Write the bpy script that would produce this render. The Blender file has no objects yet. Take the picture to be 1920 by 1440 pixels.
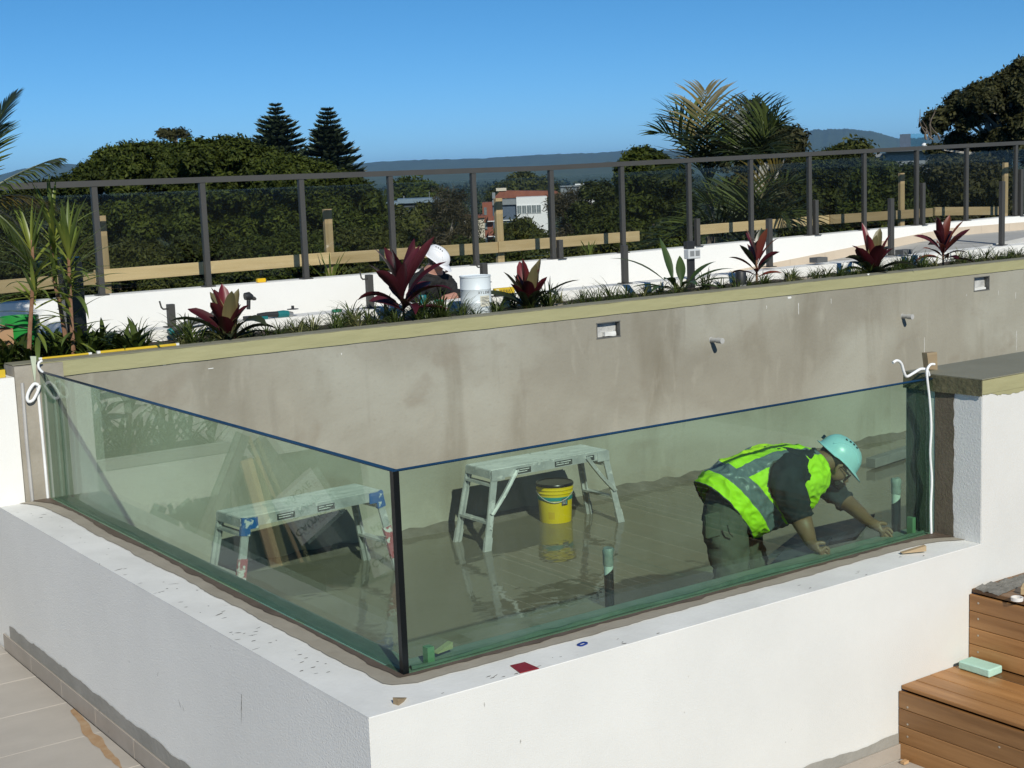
import bpy, bmesh, math, random
import numpy as np
from mathutils import Vector, Matrix, Quaternion, noise
random.seed(7); np.random.seed(7)
SC = bpy.context.scene
COL = SC.collection
R = math.radians
# ------------------------------------------------------------------ camera, sky, sun, exposure
YAW, PITCH, ROLL, FPX = R(35.12136645), R(-8.20235784), R(-2.23104306), 2669.81
CAM = Vector((-2.8190, -4.8570, 2.0))
fwd = Vector((math.cos(PITCH)*math.sin(YAW), math.cos(PITCH)*math.cos(YAW), math.sin(PITCH)))
r0 = fwd.cross(Vector((0, 0, 1))).normalized(); u0 = r0.cross(fwd)
rgt = math.cos(ROLL)*r0 + math.sin(ROLL)*u0
upv = -math.sin(ROLL)*r0 + math.cos(ROLL)*u0
cd = bpy.data.cameras.new('camera'); cam = bpy.data.objects.new('camera', cd); COL.objects.link(cam)
cam.matrix_world = Matrix(((rgt.x, upv.x, -fwd.x, CAM.x), (rgt.y, upv.y, -fwd.y, CAM.y), (rgt.z, upv.z, -fwd.z, CAM.z), (0, 0, 0, 1)))
cd.sensor_fit = 'HORIZONTAL'; cd.sensor_width = 36.0; cd.lens = 36.0*FPX/1920.0
cd.clip_start = 0.1; cd.clip_end = 60000
SC.camera = cam
SUN_AZ, SUN_EL = R(198), R(33)          # clockwise from +Y
world = bpy.data.worlds.new('World'); SC.world = world; world.use_nodes = True
wn = world.node_tree
sky = wn.nodes.new('ShaderNodeTexSky'); sky.sky_type = 'NISHITA'; sky.sun_disc = False
sky.sun_elevation = SUN_EL; sky.sun_rotation = SUN_AZ
sky.altitude = 0; sky.air_density = 0.5; sky.dust_density = 0.0; sky.ozone_density = 7.0
hs = wn.nodes.new('ShaderNodeHueSaturation'); hs.inputs['Saturation'].default_value = 1.12; hs.inputs['Hue'].default_value = 0.488
wn.links.new(sky.outputs[0], hs.inputs['Color']); wn.links.new(hs.outputs[0], wn.nodes['Background'].inputs[0])
wn.nodes['Background'].inputs[1].default_value = 0.1
sl = bpy.data.lights.new('sun', 'SUN'); sun = bpy.data.objects.new('sun', sl); COL.objects.link(sun)
sl.energy = 4.4; sl.angle = R(0.55); sl.color = (1.0, 0.96, 0.84)
sdir = Vector((math.sin(SUN_AZ)*math.cos(SUN_EL), math.cos(SUN_AZ)*math.cos(SUN_EL), math.sin(SUN_EL)))
sun.rotation_euler = sdir.to_track_quat('Z', 'Y').to_euler(); sun.location = sdir*50
SC.view_settings.view_transform = 'Standard'; SC.view_settings.look = 'None'
SC.view_settings.exposure = 0.0; SC.view_settings.gamma = 1.0; SC.view_settings.use_curve_mapping = False
SC.cycles.max_bounces = 10; SC.cycles.diffuse_bounces = 3; SC.cycles.glossy_bounces = 5
SC.cycles.transparent_max_bounces = 24; SC.cycles.transmission_bounces = 6
SC.cycles.caustics_reflective = False; SC.cycles.caustics_refractive = False
SC.cycles.use_denoising = True

# ------------------------------------------------------------------ helpers
def at(px, py, x=None, y=None, z=None, d=None):
    """where the line of sight through a photo pixel (1920 wide) meets a plane of the place"""
    v = rgt*((px-960)/FPX) + upv*(-(py-720)/FPX) + fwd
    if d is not None: t = d
    elif x is not None: t = (x-CAM.x)/v.x
    elif y is not None: t = (y-CAM.y)/v.y
    else: t = (z-CAM.z)/v.z
    return CAM + v*t

def srgb(r, g, b):
    f = lambda c: (c/255/12.92) if c/255 <= .04045 else ((c/255+.055)/1.055)**2.4
    return (f(r), f(g), f(b))

class MB:
    """collects shapes, then links them as ONE mesh object"""
    def __init__(s): s.v = []; s.f = []; s.m = []; s.mi = 0
    def add(s, vs, fs):
        b = len(s.v); s.v += [tuple(v) for v in vs]
        s.f += [tuple(i+b for i in f) for f in fs]; s.m += [s.mi]*len(fs); return s
    def box(s, lo, hi, mtx=None):
        x0, y0, z0 = lo; x1, y1, z1 = hi
        vs = [Vector(p) for p in ((x0,y0,z0),(x1,y0,z0),(x1,y1,z0),(x0,y1,z0),(x0,y0,z1),(x1,y0,z1),(x1,y1,z1),(x0,y1,z1))]
        if mtx is not None: vs = [mtx @ v for v in vs]
        return s.add(vs, [(0,3,2,1),(4,5,6,7),(0,1,5,4),(1,2,6,5),(2,3,7,6),(3,0,4,7)])
    def cbox(s, c, size, mtx=None):
        h = [a/2 for a in size]; m = Matrix.Translation(Vector(c)) @ (mtx if mtx is not None else Matrix())
        return s.box((-h[0],-h[1],-h[2]), h, m)
    def bar(s, a, b, w, h, up=(0,0,1)):
        """rectangular bar from a to b, w wide and h high (along up)"""
        a = Vector(a); b = Vector(b); d = (b-a); L = d.length; d.normalize()
        sd = d.cross(Vector(up)); 
        if sd.length < 1e-4: sd = d.cross(Vector((1,0,0)))
        sd.normalize(); u = sd.cross(d)
        m = Matrix(((d.x,sd.x,u.x,a.x),(d.y,sd.y,u.y,a.y),(d.z,sd.z,u.z,a.z),(0,0,0,1)))
        return s.box((0,-w/2,-h/2), (L,w/2,h/2), m)
    def tube(s, pts, r, n=8, cap=True):
        pts = [Vector(p) for p in pts]; N = len(pts)
        rs = r if isinstance(r, (list, tuple)) else [r]*N
        vs = []; pu = None
        for i, p in enumerate(pts):
            t = (pts[min(i+1,N-1)]-pts[max(i-1,0)]).normalized()
            if pu is None:
                pu = t.orthogonal().normalized()
            pu = (pu - t*pu.dot(t)).normalized(); w = t.cross(pu)
            for k in range(n):
                a = 2*math.pi*k/n
                vs.append(p + (pu*math.cos(a)+w*math.sin(a))*rs[i])
        fs = []
        for i in range(N-1):
            for k in range(n):
                fs.append((i*n+k, i*n+(k+1)%n, (i+1)*n+(k+1)%n, (i+1)*n+k))
        if cap:
            fs.append(tuple(range(n-1,-1,-1))); fs.append(tuple((N-1)*n+k for k in range(n)))
        return s.add(vs, fs)
    def lathe(s, prof, c=(0,0,0), n=24, mtx=None, cap=True):
        c = Vector(c); vs = []
        for r, z in prof:
            for k in range(n):
                a = 2*math.pi*k/n; vs.append(Vector((r*math.cos(a), r*math.sin(a), z)))
        if mtx is not None: vs = [mtx @ v for v in vs]
        vs = [v+c for v in vs]; fs = []
        for i in range(len(prof)-1):
            for k in range(n):
                fs.append((i*n+k, i*n+(k+1)%n, (i+1)*n+(k+1)%n, (i+1)*n+k))
        if cap:
            fs.append(tuple(range(n-1,-1,-1))); fs.append(tuple((len(prof)-1)*n+k for k in range(n)))
        return s.add(vs, fs)
    def prism(s, poly, vec):
        """closed polygon (list of 3-D points) pushed along vec"""
        a = [Vector(p) for p in poly]; n = len(a); b = [p+Vector(vec) for p in a]
        fs = [tuple(range(n-1,-1,-1)), tuple(range(n,2*n))]+[(i,(i+1)%n,n+(i+1)%n,n+i) for i in range(n)]
        return s.add(a+b, fs)
    def grid(s, rows):
        """rows: equal-length lists of points -> sheet"""
        n = len(rows[0]); vs = [p for r in rows for p in r]
        return s.add(vs, [(i*n+k, i*n+k+1, (i+1)*n+k+1, (i+1)*n+k) for i in range(len(rows)-1) for k in range(n-1)])
    def build(s, name, mats, parent=None, smooth=False, loc=None, bevel=0, label=None):
        me = bpy.data.meshes.new(name); o = bpy.data.objects.new(name, me)
        off = Vector((0,0,0))
        me.from_pydata([tuple(Vector(v)) for v in s.v], [], s.f)
        if not isinstance(mats, (list, tuple)): mats = [mats]
        for m in mats: me.materials.append(m)
        if len(mats) > 1: me.polygons.foreach_set('material_index', s.m)
        bm = bmesh.new(); bm.from_mesh(me); bmesh.ops.recalc_face_normals(bm, faces=bm.faces)
        if bevel:
            bmesh.ops.remove_doubles(bm, verts=bm.verts, dist=1e-5)
            bmesh.ops.bevel(bm, geom=[e for e in bm.edges if len(e.link_faces) == 2 and e.calc_face_angle(0) > .6], offset=bevel, segments=1, affect='EDGES')
        bm.to_mesh(me); bm.free()
        if smooth:
            me.polygons.foreach_set('use_smooth', [True]*len(me.polygons))
            try: me.set_sharp_from_angle(angle=R(42))
            except Exception: pass
        COL.objects.link(o)
        if parent is not None: o.parent = parent
        if loc is not None: o.location = loc
        if label: o['label'] = label
        return o

def tag(o, label=None, cat=None, group=None, kind=None):
    if label: o['label'] = label
    if cat: o['category'] = cat
    if group: o['group'] = group
    if kind: o['kind'] = kind
    return o
def thing(name, label, cat, loc=(0,0,0), rz=0, group=None):
    o = bpy.data.objects.new(name, None); COL.objects.link(o)
    o.location = loc; o.rotation_euler = (0,0,rz); o.empty_display_size = .1
    return tag(o, label, cat, group)
def copy_tree(o, parent=None):
    c = o.copy(); COL.objects.link(c)
    if parent is not None: c.parent = parent
    for ch in list(o.children): copy_tree(ch, c)
    return c
def text_part(name, body, size, mat, loc, rot, parent=None, extrude=.0005, align='LEFT', sx=1.0):
    cu = bpy.data.curves.new(name, 'FONT'); cu.body = body; cu.size = size; cu.extrude = extrude
    cu.align_x = align; cu.resolution_u = 3; cu.materials.append(mat)
    tmp = bpy.data.objects.new(name, cu); COL.objects.link(tmp)
    me = bpy.data.meshes.new_from_object(tmp.evaluated_get(bpy.context.evaluated_depsgraph_get())); bpy.data.objects.remove(tmp)
    if not me.materials: me.materials.append(mat)
    o = bpy.data.objects.new(name, me); COL.objects.link(o)
    if parent is not None: o.parent = parent
    o.location = loc; o.rotation_euler = rot; o.scale = (sx,1,1)
    return o

# ------------------------------------------------------------------ materials
def mat(name, col, rough=.6, col2=None, scale=4., var=.12, bump=0., bscale=60., metal=0., spec=.5, stretch=(1,1,1),
        spots=None, spot_scale=30., spot_amt=.35, detail=6, coat=0., sss=0., trans=0.):
    """procedural material: two colours mixed by noise, fine mottling, optional specks, bump"""
    m = bpy.data.materials.new(name); m.use_nodes = True
    nt = m.node_tree; N = nt.nodes; L = nt.links; b = N['Principled BSDF']
    b.inputs['Roughness'].default_value = rough; b.inputs['Metallic'].default_value = metal
    b.inputs['Specular IOR Level'].default_value = spec; b.inputs['Coat Weight'].default_value = coat
    tc = N.new('ShaderNodeTexCoord'); mp = N.new('ShaderNodeMapping'); mp.inputs['Scale'].default_value = stretch
    L.new(tc.outputs['Object'], mp.inputs[0])
    n1 = N.new('ShaderNodeTexNoise'); n1.inputs['Scale'].default_value = scale; n1.inputs['Detail'].default_value = detail
    n1.inputs['Roughness'].default_value = .62
    L.new(mp.outputs[0], n1.inputs['Vector'])
    if col2 is None:
        col2 = tuple(c*(1+var) for c in col); c1 = tuple(c*(1-var) for c in col)
    else: c1 = col
    rp = N.new('ShaderNodeMapRange'); rp.inputs[1].default_value = .3; rp.inputs[2].default_value = .7
    L.new(n1.outputs[0], rp.inputs[0])
    mx = N.new('ShaderNodeMix'); mx.data_type = 'RGBA'
    mx.inputs[6].default_value = (*c1, 1); mx.inputs[7].default_value = (*col2, 1)
    L.new(rp.outputs[0], mx.inputs[0]); out = mx.outputs[2]
    if spots:
        n2 = N.new('ShaderNodeTexNoise'); n2.inputs['Scale'].default_value = spot_scale; n2.inputs['Detail'].default_value = 4
        L.new(tc.outputs['Object'], n2.inputs['Vector'])
        r2 = N.new('ShaderNodeMapRange'); r2.inputs[1].default_value = 1-spot_amt; r2.inputs[2].default_value = 1-spot_amt+.06
        L.new(n2.outputs[0], r2.inputs[0])
        m2 = N.new('ShaderNodeMix'); m2.data_type = 'RGBA'; m2.inputs[7].default_value = (*spots, 1)
        L.new(r2.outputs[0], m2.inputs[0]); L.new(out, m2.inputs[6]); out = m2.outputs[2]
    L.new(out, b.inputs['Base Color'])
    if bump:
        n3 = N.new('ShaderNodeTexNoise'); n3.inputs['Scale'].default_value = bscale; n3.inputs['Detail'].default_value = 5
        L.new(mp.outputs[0], n3.inputs['Vector'])
        bp = N.new('ShaderNodeBump'); bp.inputs['Strength'].default_value = 1.0; bp.inputs['Distance'].default_value = bump
        L.new(n3.outputs[0], bp.inputs['Height']); L.new(bp.outputs[0], b.inputs['Normal'])
    if trans:
        tr = N.new('ShaderNodeBsdfTranslucent'); L.new(out, tr.inputs[0])
        ms = N.new('ShaderNodeMixShader'); ms.inputs[0].default_value = trans
        L.new(b.outputs[0], ms.inputs[1]); L.new(tr.outputs[0], ms.inputs[2])
        L.new(ms.outputs[0], N['Material Output'].inputs[0])
    return m

def glass_mat(name, tint, ior=1.5, rough=0.0, boost=1.0, deep=0., dust=0.):
    m = bpy.data.materials.new(name); m.use_nodes = True
    nt = m.node_tree; N = nt.nodes; L = nt.links; N.remove(N['Principled BSDF'])
    tr = N.new('ShaderNodeBsdfTransparent'); tr.inputs[0].default_value = (*tint, 1)
    gl = N.new('ShaderNodeBsdfGlossy'); gl.inputs['Roughness'].default_value = rough
    # Fresnel from the angle to the face, the same from either side of the sheet
    ge = N.new('ShaderNodeNewGeometry'); dt = N.new('ShaderNodeVectorMath'); dt.operation = 'DOT_PRODUCT'
    L.new(ge.outputs['Incoming'], dt.inputs[0]); L.new(ge.outputs['Normal'], dt.inputs[1])
    ab = N.new('ShaderNodeMath'); ab.operation = 'ABSOLUTE'; L.new(dt.outputs['Value'], ab.inputs[0])
    om = N.new('ShaderNodeMath'); om.operation = 'SUBTRACT'; om.inputs[0].default_value = 1; L.new(ab.outputs[0], om.inputs[1])
    pw = N.new('ShaderNodeMath'); pw.operation = 'POWER'; pw.inputs[1].default_value = 5; L.new(om.outputs[0], pw.inputs[0])
    f0 = ((ior-1)/(ior+1))**2
    ma = N.new('ShaderNodeMath'); ma.operation = 'MULTIPLY_ADD'; ma.inputs[1].default_value = (1-f0)*boost; ma.inputs[2].default_value = f0*boost
    L.new(pw.outputs[0], ma.inputs[0])
    ms = N.new('ShaderNodeMixShader'); L.new(ma.outputs[0], ms.inputs[0])
    L.new(tr.outputs[0], ms.inputs[1]); L.new(gl.outputs[0], ms.inputs[2])
    L.new(ms.outputs[0], N['Material Output'].inputs[0])
    if dust:    # a thin film of dust and wiped smears on the sheet
        tc = N.new('ShaderNodeTexCoord'); mp = N.new('ShaderNodeMapping'); mp.inputs['Scale'].default_value = (1.2,1.2,.5); L.new(tc.outputs['Object'], mp.inputs[0])
        n1 = N.new('ShaderNodeTexNoise'); n1.inputs['Scale'].default_value = 2.6; n1.inputs['Detail'].default_value = 9; n1.inputs['Roughness'].default_value = .7; n1.inputs['Distortion'].default_value = .6; L.new(mp.outputs[0], n1.inputs['Vector'])
        rr_ = N.new('ShaderNodeMapRange'); rr_.inputs[1].default_value = .45; rr_.inputs[2].default_value = .8; rr_.inputs[4].default_value = dust; L.new(n1.outputs[0], rr_.inputs[0])
        df = N.new('ShaderNodeBsdfDiffuse'); df.inputs[0].default_value = (.55,.57,.55,1); m2 = N.new('ShaderNodeMixShader')
        L.new(rr_.outputs[0], m2.inputs[0]); L.new(ms.outputs[0], m2.inputs[1]); L.new(df.outputs[0], m2.inputs[2]); L.new(m2.outputs[0], N['Material Output'].inputs[0])
    if deep:    # the slanting path through thick glass is longer, so it tints more
        sq = N.new('ShaderNodeMath'); sq.operation = 'MULTIPLY'; L.new(ab.outputs[0], sq.inputs[0]); L.new(ab.outputs[0], sq.inputs[1])
        st_ = N.new('ShaderNodeMath'); st_.operation = 'MULTIPLY_ADD'; st_.inputs[1].default_value = 1/ior**2; st_.inputs[2].default_value = 1-1/ior**2; L.new(sq.outputs[0], st_.inputs[0])
        ip = N.new('ShaderNodeMath'); ip.operation = 'POWER'; ip.inputs[1].default_value = -.5*deep; L.new(st_.outputs[0], ip.inputs[0])
        cc = N.new('ShaderNodeCombineColor')
        for k in range(3):
            pk = N.new('ShaderNodeMath'); pk.operation = 'POWER'; pk.inputs[0].default_value = tint[k]; L.new(ip.outputs[0], pk.inputs[1]); L.new(pk.outputs[0], cc.inputs[k])
        L.new(cc.outputs[0], tr.inputs[0])
    return m
# ------------------------------------------------------------------ surface materials
PARW = mat('bright_white_render', (.79,.785,.765), .85, var=.03, scale=1.3, bump=.0016, bscale=170)
WHITE = mat('white_render', (.655,.652,.632), .85, var=.05, scale=1.3, bump=.0016, bscale=170, spots=(.55,.53,.5), spot_scale=9, spot_amt=.255)
WHITE_ROUGH = mat('white_stucco', (.79,.78,.75), .9, var=.05, scale=1.1, bump=.0035, bscale=120, spots=(.48,.46,.44), spot_scale=6, spot_amt=.26)
LEDGE = mat('ledge_paint', (.70,.70,.68), .7, col2=(.85,.85,.83), scale=2.2, bump=.0012, bscale=60, spots=(.33,.32,.31), spot_scale=17, spot_amt=.29)
MEMBRANE = mat('membrane', (.30,.27,.22), .75, col2=(.38,.345,.285), scale=5, bump=.0015, bscale=50)
DAMP = mat('damp_mortar', (.085,.062,.045), .6, col2=(.14,.105,.08), scale=7, bump=.002, bscale=60)
OLIVE = mat('olive_membrane', (.33,.315,.17), .6, col2=(.37,.35,.19), scale=2.5, bump=.006, bscale=7, stretch=(.5,1,2.5))
OLIVE_TOP = mat('grey_olive_membrane', (.215,.205,.145), .7, col2=(.25,.24,.175), scale=3, bump=.002, bscale=30)
MORTAR = mat('grey_mortar', (.26,.25,.225), .9, col2=(.33,.315,.285), scale=5, bump=.004, bscale=45)
TILE = mat('beige_tile', (.40,.365,.325), .5, col2=(.46,.42,.375), scale=2.2, bump=.0006, bscale=40, spots=(.27,.235,.2), spot_scale=8, spot_amt=.27, stretch=(1,2.2,1))
SKIRT = mat('skirting_tile', (.33,.29,.245), .55, col2=(.40,.355,.31), scale=4, bump=.0008, bscale=40, spots=(.17,.145,.12), spot_scale=14, spot_amt=.3)
GROUT = mat('grout', (.36,.325,.285), .9)
RUST = mat('rust_stain', (.33,.19,.09), .8, col2=(.42,.30,.19), scale=14)
SCUFF = mat('scuff_mark', (.12,.115,.11), .9)
PAINT_DRIP = mat('white_drip', (.72,.72,.7), .6)

def concrete_wall_mat():
    m = mat('pool_concrete', (.248,.231,.187), .88, col2=(.325,.308,.254), scale=.9, bump=.0025, bscale=35, detail=9)
    nt = m.node_tree; N = nt.nodes; L = nt.links; b = N['Principled BSDF']
    src = b.inputs['Base Color'].links[0].from_socket
    tc = [n for n in N if n.type == 'TEX_COORD'][0]
    # broad trowelled patches, brown run-marks that hang down from the coping, fine grain
    def layer(scale, sc, lo, hi, col, fac, det=5, dist=0.):
        nonlocal src
        mp = N.new('ShaderNodeMapping'); mp.inputs['Scale'].default_value = sc; L.new(tc.outputs['Object'], mp.inputs[0])
        n = N.new('ShaderNodeTexNoise'); n.inputs['Scale'].default_value = scale; n.inputs['Detail'].default_value = det
        n.inputs['Distortion'].default_value = dist; L.new(mp.outputs[0], n.inputs['Vector'])
        r = N.new('ShaderNodeMapRange'); r.inputs[1].default_value = lo; r.inputs[2].default_value = hi; r.inputs[4].default_value = fac
        L.new(n.outputs[0], r.inputs[0])
        x = N.new('ShaderNodeMix'); x.data_type = 'RGBA'; x.inputs[7].default_value = (*col, 1)
        L.new(r.outputs[0], x.inputs[0]); L.new(src, x.inputs[6]); src = x.outputs[2]
    layer(.6, (1,1,1.6), .46, .66, (.372,.366,.312), .85, 6, .4)
    layer(1.1, (1.6,1,.5), .55, .72, (.155,.133,.092), .6, 6, .4)
    layer(2.6, (2.2,1,.3), .60, .74, (.17,.15,.12), .3, 5, .2)
    layer(5, (1.4,1,.5), .57, .72, (.37,.35,.29), .45, 8, .5)
    layer(1.7, (1,1,1.3), .60, .70, (.22,.185,.14), .4, 8, .5)
    layer(22, (.8,1,2), .62, .7, (.2,.18,.15), .15, 3)
    L.new(src, b.inputs['Base Color'])
    return m
CONC = concrete_wall_mat()
FLOORC = mat('pool_floor_screed', (.17,.155,.12), .7, col2=(.24,.22,.18), scale=2, bump=.003, bscale=20)

def water_mat():
    m = bpy.data.materials.new('murky_water'); m.use_nodes = True
    nt = m.node_tree; N = nt.nodes; L = nt.links; b = N['Principled BSDF']
    tc = N.new('ShaderNodeTexCoord')
    n1 = N.new('ShaderNodeTexNoise'); n1.inputs['Scale'].default_value = .9; n1.inputs['Detail'].default_value = 5
    L.new(tc.outputs['Object'], n1.inputs['Vector'])
    mx = N.new('ShaderNodeMix'); mx.data_type = 'RGBA'; mx.inputs[6].default_value = (.128,.118,.086,1); mx.inputs[7].default_value = (.195,.18,.136,1)
    L.new(n1.outputs[0], mx.inputs[0]); L.new(mx.outputs[2], b.inputs['Base Color'])
    b.inputs['Roughness'].default_value = .02; b.inputs['IOR'].default_value = 1.45
    mp = N.new('ShaderNodeMapping'); mp.inputs['Scale'].default_value = (1,1.6,1); mp.inputs['Rotation'].default_value = (0,0,.5)
    L.new(tc.outputs['Object'], mp.inputs[0])
    n2 = N.new('ShaderNodeTexNoise'); n2.inputs['Scale'].default_value = 3.2; n2.inputs['Detail'].default_value = 2
    L.new(mp.outputs[0], n2.inputs['Vector'])
    bp = N.new('ShaderNodeBump'); bp.inputs['Strength'].default_value = 1; bp.inputs['Distance'].default_value = .004
    L.new(n2.outputs[0], bp.inputs['Height']); L.new(bp.outputs[0], b.inputs['Normal'])
    return m
WATER = water_mat()

def wood(name, c1, c2, axis=1, rough=.5, fig=1.0):
    """timber with grain drawn out along one axis of the piece"""
    st = [9.,9.,9.]; st[axis] = .55
    m = mat(name, c1, rough, col2=c2, scale=2.2*fig, bump=.0005, bscale=6, stretch=tuple(st), detail=8)
    nt = m.node_tree; N = nt.nodes; L = nt.links; b = N['Principled BSDF']
    src = b.inputs['Base Color'].links[0].from_socket
    oi = N.new('ShaderNodeObjectInfo')
    rp = N.new('ShaderNodeMapRange'); rp.inputs[3].default_value = .5; rp.inputs[4].default_value = 1.35; L.new(oi.outputs['Random'], rp.inputs[0])
    x = N.new('ShaderNodeMix'); x.data_type = 'RGBA'; x.blend_type = 'MULTIPLY'; x.inputs[0].default_value = 1
    L.new(src, x.inputs[6]); L.new(rp.outputs[0], x.inputs[7]); L.new(x.outputs[2], b.inputs['Base Color'])
    # shift the figure from piece to piece
    mp = [n for n in N if n.type == 'MAPPING'][0]; tc = [n for n in N if n.type == 'TEX_COORD'][0]
    ad = N.new('ShaderNodeVectorMath'); ad.operation = 'ADD'
    ml = N.new('ShaderNodeMath'); ml.operation = 'MULTIPLY'; ml.inputs[1].default_value = 37
    L.new(oi.outputs['Random'], ml.inputs[0]); L.new(tc.outputs['Object'], ad.inputs[0]); L.new(ml.outputs[0], ad.inputs[1])
    L.new(ad.outputs[0], mp.inputs[0])
    return m
DECK = wood('deck_hardwood', (.225,.10,.028), (.40,.205,.078), 1, .45)
PINE_X = wood('pine_along_x', (.54,.38,.19), (.72,.53,.30), 0, .7)
PINE_Z = wood('pine_upright', (.54,.38,.19), (.72,.53,.30), 2, .7)
OFFCUT = wood('timber_offcut', (.30,.21,.12), (.48,.37,.23), 0, .7)

# ------------------------------------------------------------------ terrace, pool walls
def structure(o): o['kind'] = 'structure'; return o
WT = .17       # inner face of the pool's low walls
tb = MB(); tb.box((-14,-14,-1.3), (9,4.9,-1.012)); tb.box((-14,4.9,-1.3),(-.36,7.0,-1.012))
terrace = structure(tb.build('terrace_floor', GROUT)); terrace['label'] = 'beige tiled terrace floor round the raised pool'
tile_me = None
for i in range(9):
    for j in range(17):
        x1 = -.352-.9*i; y0 = -3.2+.6*j
        if x1 < -3.2 and y0 < 2.4: continue
        if y0+.6 > 7.2: continue
        if tile_me is None:
            t = MB().box((0,0,-.02),(.896,.596,0)).build('tile', TILE, terrace, bevel=.002); tile_me = t.data
        else:
            t = bpy.data.objects.new('tile', tile_me); COL.objects.link(t); t.parent = terrace
        t.location = (x1-.9+.002, y0, -.994+random.uniform(-.0015,.0015))
for i in range(6):
    for j in range(4):
        t = bpy.data.objects.new('tile', tile_me); COL.objects.link(t); t.parent = terrace
        t.location = (-.352+.9*i, -.915-.6*j, -.994+random.uniform(-.0015,.0015))
def wobble_strip(p0, p1, w0, w1, amp, n, z, name, m, parent, side, seed=0, freq=3.):
    """flat strip along p0-p1, from offset w0 to a ragged edge at w1 (towards `side`)"""
    p0 = Vector(p0); p1 = Vector(p1); sd = Vector(side); b = MB(); ra = []; rb = []; L = (p1-p0).length
    for i in range(n+1):
        t = i/n; p = p0.lerp(p1, t); s = t*L
        e = amp*(noise.noise((s*freq, seed, 1.7))+.6*noise.noise((s*freq*4.3, seed, 5.1))+.35*noise.noise((s*freq*13, seed, 9.1)))
        ra.append(p+sd*w0+Vector((0,0,z))); rb.append(p+sd*(w1+e)+Vector((0,0,z)))
    b.grid([ra, rb]); return b.build(name, m, parent)

pw = thing('pool_wall', 'low white rendered wall of the raised pool, wrapping its glass corner', 'wall')
fw = MB(); fw.box((-.334,-.30,-1.2), (9.5,WT,0)).build('front_wall', WHITE, pw)
MB().box((-.336,-.2985,-1.2), (.13,7.2,-.0008)).build('side_wall', WHITE_ROUGH, pw)
# painted ledge sheets, membrane band and damp mortar, each a few mm above the last
lb = MB(); lb.box((-.3362,-.3002,0.0), (3.363,-.012,.004)); lb.box((-.3362,-.012,0.0),(-.012,4.55,.004))
lb.build('ledge', LEDGE, pw)
li = MB(); li.box((.0,.025,0.0),(3.40,WT,.004)); li.box((.025,WT,0.0),(.13,4.6,.004)); li.build('inner_ledge', mat('green_grey_ledge', (.20,.235,.20), .5, col2=(.30,.33,.28), scale=6, bump=.003, bscale=30), pw)

def ring_strip(w, amp, z, name, m, seed, freq):
    b = MB(); ins = []; outs = []
    N1, N2 = 170, 220
    for i in range(N1+1):           # along the side wall from the far end to the corner
        t = i/N1; y = 4.55*(1-t)
        e = amp*(noise.noise((y*freq, seed, 1.7))+.6*noise.noise((y*freq*4.3, seed, 5.1))+.3*noise.noise((y*freq*13, seed, 9.1)))
        flare = .10*max(0, (y-4.25)/.3)**2
        ins.append(Vector((-.003, y, z))); outs.append(Vector((-(w+e+flare), y-(w if i == N1 else 0)*0, z)))
    k = len(outs)
    outs[-1] = Vector((-(w*.8), -w*.55, z)); outs[-2] = Vector((-(w*.98), .0-w*.2, z))
    ins[-1] = Vector((-.003,-.003,z))
    for i in range(1, N2+1):
        t = i/N2; x = 3.363*t
        e = amp*(noise.noise((x*freq, seed+20, 1.7))+.6*noise.noise((x*freq*4.3, seed+20, 5.1))+.3*noise.noise((x*freq*13, seed+20, 9.1)))
        flare = .09*max(0, (x-3.05)/.3)**2
        ins.append(Vector((x,-.003,z))); outs.append(Vector((x-(.0 if i > 6 else .02*(6-i)/6), -(w*.92+e+flare), z)))
    b.grid([ins, outs]); return b.build(name, m, pw)
ring_strip(.115, .016, .0085, 'membrane_strip', MEMBRANE, 3, 2.2)
ring_strip(.036, .026, .0125, 'damp_strip', DAMP, 11, 1.7)
# right-hand end block with its olive coping, left-hand end pillar
MB().box((3.363,-.30,0.0), (9.5,.19,.80)).build('end_block', WHITE, pw)
rb = MB(); rb.box((3.3605,-.297,.0045),(3.363,.19,.80)); rb.build('reveal_render', mat('reveal_grey', (.74,.74,.73), .9, var=.04, scale=3, bump=.0018, bscale=90), pw)
def lumpy_box(lo, hi, amp, n, seed=0, top_amp=None):
    """box with trowelled, slightly lumpy faces"""
    bm = bmesh.new(); bmesh.ops.create_cube(bm, size=1)
    bmesh.ops.scale(bm, vec=[h-l for l, h in zip(lo, hi)], verts=bm.verts)
    bmesh.ops.translate(bm, vec=[(h+l)/2 for l, h in zip(lo, hi)], verts=bm.verts)
    for ax in range(3):
        L = hi[ax]-lo[ax]; c = n[ax]
        for k in range(1, c):
            co = [0,0,0]; co[ax] = lo[ax]+L*k/c; no = [0,0,0]; no[ax] = 1
            bmesh.ops.bisect_plane(bm, geom=bm.verts[:]+bm.edges[:]+bm.faces[:], plane_co=co, plane_no=no)
    bm.normal_update(); out = MB()
    for v in bm.verts:
        nn = v.normal.copy(); d = amp*(noise.noise((v.co*6+Vector((seed,0,0))))+.7*noise.noise(v.co*17+Vector((0,seed,0))))
        if abs(nn.z) > .9: d *= .25
        v.co += nn*d
    bm.verts.index_update()
    out.add([v.co.copy() for v in bm.verts], [[x.index for x in f.verts] for f in bm.faces]); bm.free(); return out
cb = lumpy_box((3.352,-.306,.80), (9.4,.20,.872), .004, (160,8,4), 3); cb.build('coping_band', OLIVE, pw, smooth=True)
MB().box((3.356,-.303,.8745), (9.4,.197,.8795)).build('coping_top', OLIVE_TOP, pw)
# ragged lower lip of olive membrane over the white render
wobble_strip((3.37,-.3035,.80),(9.4,-.3035,.80), -.004, .016, .018, 420, 0, 'membrane_drip', OLIVE, pw, (0,0,-1), 5, 5)
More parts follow.
